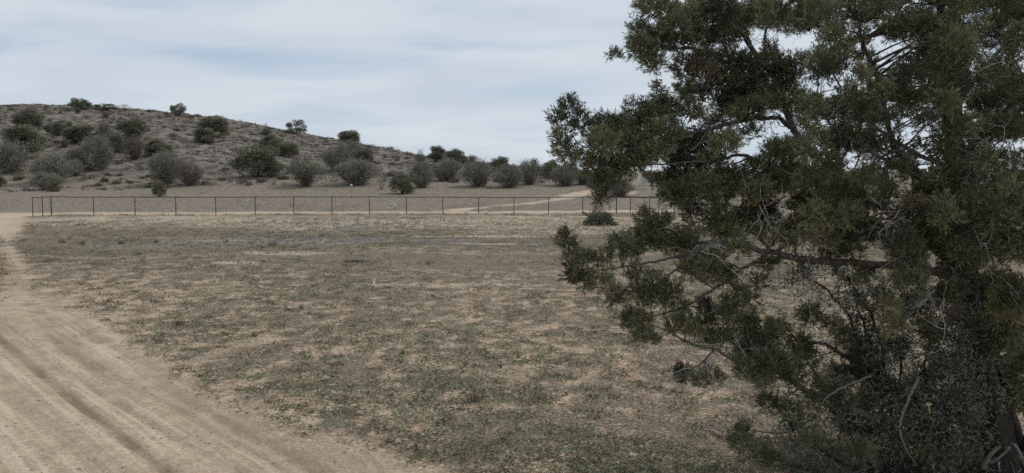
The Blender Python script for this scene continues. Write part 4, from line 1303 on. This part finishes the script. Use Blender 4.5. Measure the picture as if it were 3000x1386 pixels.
HOLES = [(2321, 136, 56, 40), (2638, 140, 40, 32), (2593, 205, 20, 34), (2487, 91, 20, 13), (2487, 459, 32, 18), (2522, 496, 28, 12), (2245, 373, 22, 26), (2407, 348, 15, 18), (2447, 428, 12, 18), (2679, 338, 14, 18),
         (2160, 385, 26, 14), (2986, 423, 20, 24), (2790, 300, 9, 20), (2574, 600, 16, 30), (2590, 640, 18, 18), (2632, 678, 20, 22), (2990, 600, 18, 24), (2440, 350, 10, 14), (2400, 300, 14, 14), (2860, 60, 16, 14), (2350, 380, 14, 20),
         (2700, 420, 10, 12), (2940, 160, 16, 18), (2560, 380, 10, 10), (2310, 470, 10, 10)]


def in_hole(px, py, grow=1.0):
    return any(((px - x) / (rx * grow)) ** 2 + ((py - y) / (ry * grow)) ** 2 < 1 for x, y, rx, ry in HOLES)


# skeleton in space
root = thing('juniper_tree', 'big shaggy foreground juniper filling the right side of the picture', 'juniper', TR)
ORG = np.array(TR)
bt, bb = Builder(), Builder()
SK_px, SK_w, SK_r = [], [], []
for name, L in LIMBS.items():
    A_ = spline(np.array(L, float), 7)
    W3 = np.array([at(p[0], p[1], TD + p[2]) for p in A_])
    R_ = np.maximum(A_[:, 3] * (0.8 if name.startswith('trunk') else 0.68 if name == 'D' else 0.82), 0.002)
    wob = rng.normal(size=W3.shape) * (np.minimum(R_, 0.05) * 0.30)[:, None]
    if name.startswith('trunk'):
        W3[0][2] = min(W3[0][2], TR[2] - 0.15)
    W3 = W3 + wob
    (bt if name.startswith('trunk') else bb).tube(W3 - ORG, R_, 10 if name.startswith('trunk') else 7)
    SK_px.append(A_[:, :2])
    SK_w.append(W3)
    SK_r.append(R_)
SK_px, SK_w, SK_r = np.concatenate(SK_px), np.concatenate(SK_w), np.concatenate(SK_r)
link('trunk', bt.mesh('trunk', M_TRUNK, True), root)

blobs = []     # centre, radii (x, y, z), density
for (px, py, rx, ry) in CL3:
    d2 = ((SK_px - [px, py]) ** 2).sum(1) + 400 * (SK_r > 0.12)
    k = int(np.argmin(d2))
    dep = SK_w[k][1] + rng.normal() * 0.13
    s = dep / FPX
    blobs.append((at(px, py, dep), np.array([rx * s, (rx + ry) * 0.5 * s * 1.15, ry * s]) * 1.13, 1.25))
    if rx > 34:       # thick boughs get a second clump behind
        dep2 = dep + rng.uniform(0.25, 0.7)
        blobs.append((at(px + rng.normal() * 12, py + rng.normal() * 12, dep2), np.array([rx * s, rx * s, ry * s]) * 0.85, 0.55))
# body of the crown around the trunks
for gy in np.arange(-430, 800, 44):
    for gx in np.arange(2330, 3300, 46):
        for lay in range(3):
            px, py = gx + rng.uniform(-24, 24), gy + rng.uniform(-22, 22)
            if in_hole(px, py, 1.55):
                continue
            edge = 2330 + max(0, (-py) * 0.9) + max(0, (py - 560) * 0.55)
            top = -430 + abs(px - 2850) * 0.7
            if px < edge or py < top:
                continue
            p = 0.66
            if px > 3020:
                p = 0.34
            if py > 690:
                p = 0.34 if px > 2750 else 0.12
            if py < -40:
                p = 0.4
            if rng.random() > p * (0.8, 0.62, 0.36)[lay]:
                continue
            dep = TD + (-1.2, 0.0, 1.3)[lay] + rng.uniform(-.5, .5)
            s = dep / FPX
            rr_ = rng.uniform(24, 40)
            blobs.append((at(px, py, dep), np.array([rr_ * s * 1.1, rr_ * s * 1.1, rr_ * s * 0.9]), 0.9))

# boughs from the limbs to every clump
for c, R_, dn in blobs:
    d = np.linalg.norm(SK_w - c, axis=1) + 0.2 * (SK_w[:, 2] > c[2] + 0.15)
    k = int(np.argmin(d))
    a = SK_w[k]
    L = np.linalg.norm(c - a)
    if L < 0.04:
        continue
    mid = a * 0.5 + c * 0.5 + rng.normal(size=3) * 0.07 * L + [0, 0, 0.06 * L]
    path = spline([a, mid, c], 4)
    r0 = min(SK_r[k] * 0.6, 0.006 + 0.010 * L)
    bb.tube(path - ORG, np.linspace(r0, 0.003, len(path)), 5)
link('limbs', bb.mesh('limbs', M_BARK, True), root)

# sprays of scale leaves
F = Builder()
G0, G1, G2 = np.array((0.074, 0.082, 0.052)), np.array((0.180, 0.188, 0.106)), np.array((0.290, 0.285, 0.145))
BR = np.array((0.21, 0.135, 0.095))
BROWN_AT = [(2004, 200, 40), (2054, 222, 34), (2745, 130, 26), (2752, 60, 20), (2300, 690, 18), (2790, 285, 14), (2230, 620, 20), (2665, 590, 14)]
bw = [at(x, y, TD - .2) for x, y, _ in BROWN_AT]
for c, R_, dn in blobs:
    vol = R_[0] * R_[2]
    nt_ = max(6, int(dn * 5600 * vol) + 7)
    o = unit(rng.normal(size=(nt_, 3)))
    q = rng.random(nt_) ** 0.45
    P0 = c + o * q[:, None] * R_ * 0.85
    d0 = unit(o * 0.75 + rng.normal(size=(nt_, 3)) * 0.45 + [-0.12, 0, 0.55])
    l0 = rng.uniform(0.05, 0.12, nt_) * (0.75 if R_[2] < 0.06 else 1)
    ns = 17
    idx = np.repeat(np.arange(nt_), ns)
    m = len(idx)
    tt = rng.uniform(0.0, 1.0, m)
    base = P0[idx] + d0[idx] * (l0[idx] * tt)[:, None] + rng.normal(size=(m, 3)) * 0.006
    D = unit(d0[idx] + rng.normal(size=(m, 3)) * 0.55)
    tone = np.clip(rng.normal(0.45, 0.2) + rng.normal(0, 0.2, nt_)[idx] + rng.normal(0, 0.12, m), 0, 1)[:, None]
    col = np.where(tone < 0.5, G0 + (G1 - G0) * tone * 2, G1 + (G2 - G1) * (tone * 2 - 1))
    px = CX + c[0] / c[1] * FPX
    for (bx, by, br) in BROWN_AT:
        pyc = at(bx, by, c[1])
        if abs(c[0] - pyc[0]) < br * c[1] / FPX and abs(c[2] - pyc[2]) < br * c[1] / FPX:
            col = np.where(rng.random(nt_)[idx][:, None] < 0.6, BR * rng.uniform(.6, 1.3, m)[:, None], col)
            break
    F.kites(base - ORG, D, rng.uniform(0.022, 0.052, m), rng.uniform(0.006, 0.0105, m), col)
o = link('foliage', F.mesh('foliage', M_NEEDLE), root)
o['kind'] = 'stuff'

# dead grey twigs through the crown
T = Builder()


def crooked(T, p, d, L, r0, depth, col):
    n = max(4, int(L / 0.05))
    pts = [p]
    for i in range(n):
        d = unit(d + rng.normal(size=3) * 0.28)
        pts.append(pts[-1] + d * L / n)
    pts = np.array(pts)
    T.tube(pts - ORG, np.linspace(r0, r0 * 0.3, len(pts)), 4, col * rng.uniform(.8, 1.2), False)
    if depth > 0:
        for k in range(rng.integers(2, 5)):
            i = rng.integers(1, len(pts))
            crooked(T, pts[i], unit(d + rng.normal(size=3) * 0.8), L * rng.uniform(.3, .6), r0 * 0.6, depth - 1, col)


DEAD = np.array((0.33, 0.305, 0.275))
cand = np.nonzero((SK_px[:, 0] > 2020) & (SK_px[:, 0] < 3050) & (SK_px[:, 1] > -50) & (SK_px[:, 1] < 1350) & (SK_r < 0.1))[0]
for k in rng.choice(cand, 240):
    d = unit(rng.normal(size=3) + np.array([-.3, -0.7, -0.1]))
    crooked(T, SK_w[k], d, rng.uniform(.2, .6), rng.uniform(.003, .0065), 2, DEAD * rng.uniform(.6, 1.25))
for (px, py, dep, dx, dz, n) in [(2930, 470, -1.2, -.6, -.1, 10), (2960, 180, -1.2, -1, .1, 6), (2700, 180, -1.0, -.5, .7, 8), (2760, 60, -.9, -.2, -.9, 8), (2640, 590, -1.4, -.5, -.8, 4), (2960, 640, -1.3, -.9, 0, 8), (2250, 620, -.9, -.2, -1, 6),
                                 (2740, 850, -1.4, -.1, -1, 6), (2350, 800, -.6, .1, -1, 6), (2480, 790, -.5, .1, -1, 5), (2300, 780, -.7, -.2, -1, 6)]:
    for k in range(n):
        p = at(px + rng.normal() * 25, py + rng.normal() * 20, TD + dep + rng.normal() * .1)
        crooked(T, p, unit(np.array([dx, -.2, dz]) + rng.normal(size=3) * .35), rng.uniform(.25, .6), rng.uniform(.003, .006), 2, DEAD * rng.uniform(.9, 1.5))
link('dead_twigs', T.mesh('dead_twigs', M_TWIG), root)['kind'] = 'stuff'
# single bleached boughs that stand out
for pts in ([(2691, 1105, -.9, .022), (2660, 1175, -1.0, .02), (2637, 1241, -1.05, .017), (2644, 1291, -1.05, .014), (2660, 1325, -1.05, .010), (2680, 1354, -1.05, .005)],
            [(2551, 1101, -.8, .016), (2485, 1128, -.9, .015), (2438, 1152, -.95, .013), (2407, 1185, -.95, .010), (2400, 1225, -.95, .008), (2402, 1262, -.95, .004)],
            [(2610, 560, -.9, .016), (2595, 610, -.95, .02), (2560, 665, -.95, .019), (2540, 700, -.9, .012)],
            [(2250, 590, -.8, .007), (2222, 640, -.85, .010), (2190, 680, -.9, .009), (2170, 705, -.9, .005)],
            [(2420, 590, -.8, .010), (2400, 660, -.85, .012), (2385, 720, -.85, .011), (2365, 770, -.8, .007)],
            [(2850, 660, -1.5, .010), (2866, 700, -1.55, .011), (2878, 740, -1.5, .006)],
            [(2700, 860, -1.5, .006), (2735, 880, -1.5, .011), (2732, 915, -1.5, .006)],
            [(2840, 70, -1.0, .007), (2900, 178, -1.05, .010), (2960, 196, -1.1, .007), (2985, 190, -1.1, .003)],
            [(2775, 450, -1.2, .006), (2810, 420, -1.25, .009), (2850, 415, -1.25, .006), (2870, 428, -1.2, .003)]):
    A_ = spline(np.array(pts, float), 6)
    W3 = np.array([at(p[0], p[1], TD + p[2]) for p in A_]) + rng.normal(size=(len(A_), 3)) * 0.003
    b = Builder()
    b.tube(W3 - ORG, np.maximum(A_[:, 3] * .7, .002), 6, np.array((0.17, 0.157, 0.138)))
    link('dead_bough', b.mesh('dead_bough', M_TWIG, True), root)

# ------------------------------------------------------------------ leafy shrub under the juniper
SB = ground_at(2610, 1400)
SBD = float(SB[1])
root = thing('leafy_shrub', 'grey-green broadleaf shrub with dark crooked stems under the big juniper', 'shrub', SB)
ORG = np.array(SB)
STEMS = [[(2600, 1420, 0), (2540, 1120, -.1), (2500, 960, -.1), (2440, 865, -.1), (2350, 800, -.1), (2330, 740, -.1)], [(2610, 1420, 0), (2560, 1050, 0), (2510, 900, .1), (2490, 790, .1)], [(2620, 1420, .1), (2600, 1100, .1), (2560, 940, .1), (2510, 850, .1), (2440, 790, .1)],
         [(2630, 1420, 0), (2640, 1150, -.1), (2640, 960, -.1), (2620, 860, -.1)], [(2650, 1420, 0), (2700, 1180, -.2), (2720, 1020, -.2), (2730, 930, -.2)], [(2660, 1420, 0), (2780, 1220, -.3), (2800, 1080, -.3), (2810, 960, -.3)],
         [(2590, 1420, 0), (2470, 1250, -.2), (2400, 1120, -.2), (2360, 1040, -.2)], [(2600, 1420, 0), (2420, 1330, -.3), (2330, 1260, -.3), (2290, 1210, -.3)], [(2640, 1430, -.1), (2720, 1300, -.5), (2790, 1230, -.6), (2850, 1180, -.6)], [(2640, 1430, -.1), (2660, 1320, -.6), (2700, 1240, -.6), (2740, 1130, -.6)]]
LB = Builder()
tips = []
for st in STEMS:
    b = Builder()
    A_ = spline(np.array(st, float), 6)
    W3 = np.array([at(p[0], p[1], SBD + p[2]) for p in A_]) + rng.normal(size=(len(A_), 3)) * 0.012
    b.tube(W3 - ORG, np.linspace(.024, .006, len(W3)), 6, np.array((0.060, 0.050, 0.043)))
    link('stem', b.mesh('stem', M_TWIG, True), root)
    for k in range(20):
        i = rng.integers(len(W3) // 3, len(W3))
        d = unit(rng.normal(size=3) + [-.2, -.1, .4])
        L = rng.uniform(.12, .42)
        pts = [W3[i]]
        for _ in range(5):
            d = unit(d + rng.normal(size=3) * .3)
            pts.append(pts[-1] + d * L / 5)
        pts = np.array(pts)
        LB.tube(pts - ORG, np.linspace(.006, .002, 6), 4, (0.075, 0.064, 0.055), False)
        tips.append(pts)
link('twigs', LB.mesh('twigs', M_TWIG), root)['kind'] = 'stuff'
LF = Builder()
P, D = [], []
for pts in tips:
    n = 32
    i = rng.integers(1, 6, n)
    P.append(pts[i] + rng.normal(size=(n, 3)) * .035)
    D.append(unit(rng.normal(size=(n, 3)) + [0, 0, .25]))
for (px, py, sx, sy, n) in [(2800, 1120, 70, 90, 2200), (2730, 1200, 60, 60, 1500), (2780, 1010, 40, 50, 500), (2560, 1180, 110, 70, 1000), (2640, 1040, 70, 60, 700), (2520, 880, 60, 40, 350), (2380, 800, 30, 40, 160), (2560, 990, 60, 40, 300), (2840, 1020, 40, 60, 900), (2870, 1160, 40, 60, 900), (2450, 1260, 120, 50, 900), (2680, 1310, 120, 40, 900)]:
    q = np.array([at(px + rng.normal() * sx, py + rng.normal() * sy, SBD + rng.uniform(-.95, -.1)) for _ in range(n // 16)])
    i = rng.integers(0, len(q), n)
    P.append(q[i] + rng.normal(size=(n, 3)) * .045)
    D.append(unit(rng.normal(size=(n, 3)) + [0, 0, .2]))
P, D = np.concatenate(P), np.concatenate(D)
t = np.clip(rng.normal(.5, .28, len(P)), 0, 1)[:, None]
LF.kites(P - ORG, D, rng.uniform(.04, .085, len(P)), rng.uniform(.012, .022, len(P)), np.array((0.075, 0.085, 0.060)) * (1 - t) + np.array((0.20, 0.21, 0.155)) * t, fold=.35)
link('foliage', LF.mesh('foliage', M_LEAF), root)['kind'] = 'stuff'
b = Builder()
yp = at(2715, 1196, SBD - .9)
b.kites(np.array([yp + [-.02, 0, .04], yp + [.02, 0, .035]]) - ORG, unit(np.array([[.55, -.2, .1], [.1, -.2, -.9]])), np.array([.075, .10]), np.array([.05, .035]), (0.46, 0.42, 0.20))
o = link('yellow_leaf', b.mesh('yellow_leaf', M_LEAF), root)
o['label'] = 'pale yellow dead leaf'

# low grey-green weeds and twigs round the foot of the shrub
B = Builder()
n = 3600
def flat_at(px, py):
    return at(px, py, FPX * 3.5 / (py - HORIZON))


q = np.array([flat_at(rng.triangular(2080, 2900, 3000), rng.uniform(1300, 1480)) for _ in range(420)])
i = rng.integers(0, len(q), n)
P = q[i] + rng.normal(size=(n, 3)) * [.14, .14, 0]
P[:, 2] = terrain(P[:, 0], P[:, 1])
tufts(B, P[:, :2], np.full(n, 9.5), 9, (0.04, 0.12), (0.006, 0.012), (15, 75), (0.080, 0.092, 0.058), (0.165, 0.175, 0.115), 0.05)  # weed tints darkened to stand for the shade beneath the tree
o = link('undergrowth', B.mesh('undergrowth', M_COVER))
tag(o, 'dense low weeds round the foot of the big juniper', 'undergrowth', kind='stuff')

# tangles of dead brush on the ground under the tree
def dead_brush(label, px, py, W, H, n, main, col, dep=0.0):
    g = ground_at(px, py)
    global ORG
    ORG = np.array(g)
    rt = thing('dead_brush', label, 'dead brush', g, group='dead brush under the big juniper')
    D_ = float(g[1])
    for pts in main:
        A_ = spline(np.array(pts, float), 6)
        W3 = np.array([at(p[0], p[1], D_ + p[2]) for p in A_])
        W3[:, 2] = np.maximum(W3[:, 2], terrain(W3[:, 0], W3[:, 1]) + .01)
        b = Builder()
        b.tube(W3 - ORG, A_[:, 3], 7, np.array(col))
        link('branch', b.mesh('branch', M_TWIG, True), rt)
    T = Builder()
    for k in range(n):
        p = at(px + rng.uniform(-W, W), py - abs(rng.normal()) * H, D_ + rng.uniform(-.5, .5))
        crooked(T, p, unit(rng.normal(size=3) + [-.5, 0, -.1]), rng.uniform(.2, .55), rng.uniform(.003, .006), 2, np.array(col) * rng.uniform(.65, 1.2))
    link('twigs', T.mesh('twigs', M_TWIG), rt)['kind'] = 'stuff'
    return rt


dead_brush('pale dead brush with a bowed grey limb at the lower right corner', 2930, 1400, 130, 90, 80,
           [[(2880, 1375, -.4, .024), (2900, 1335, -.4, .026), (2931, 1305, -.4, .028), (2962, 1299, -.4, .028), (2985, 1325, -.4, .026), (3010, 1380, -.4, .024)],
            [(2931, 1330, -.35, .014), (2925, 1360, -.4, .014), (2935, 1400, -.4, .012)], [(2962, 1299, -.4, .014), (2940, 1330, -.5, .012), (2900, 1360, -.5, .01)]], (0.20, 0.184, 0.162))
dead_brush('fine grey dead twigs low beneath the leafy shrub', 2600, 1395, 260, 90, 110,
           [[(2480, 1390, -.3, .01), (2560, 1365, -.3, .011), (2640, 1320, -.3, .009), (2660, 1300, -.3, .005)], [(2430, 1400, -.4, .009), (2440, 1340, -.4, .008), (2470, 1290, -.4, .004)]], (0.15, 0.138, 0.12))
dead_brush('thin dark fallen twigs left of the leafy shrub', 2370, 1330, 120, 40, 26,
           [[(2200, 1262, .5, .008), (2300, 1268, .45, .010), (2350, 1245, .45, .009), (2400, 1215, .45, .005)]], (0.115, 0.10, 0.088))
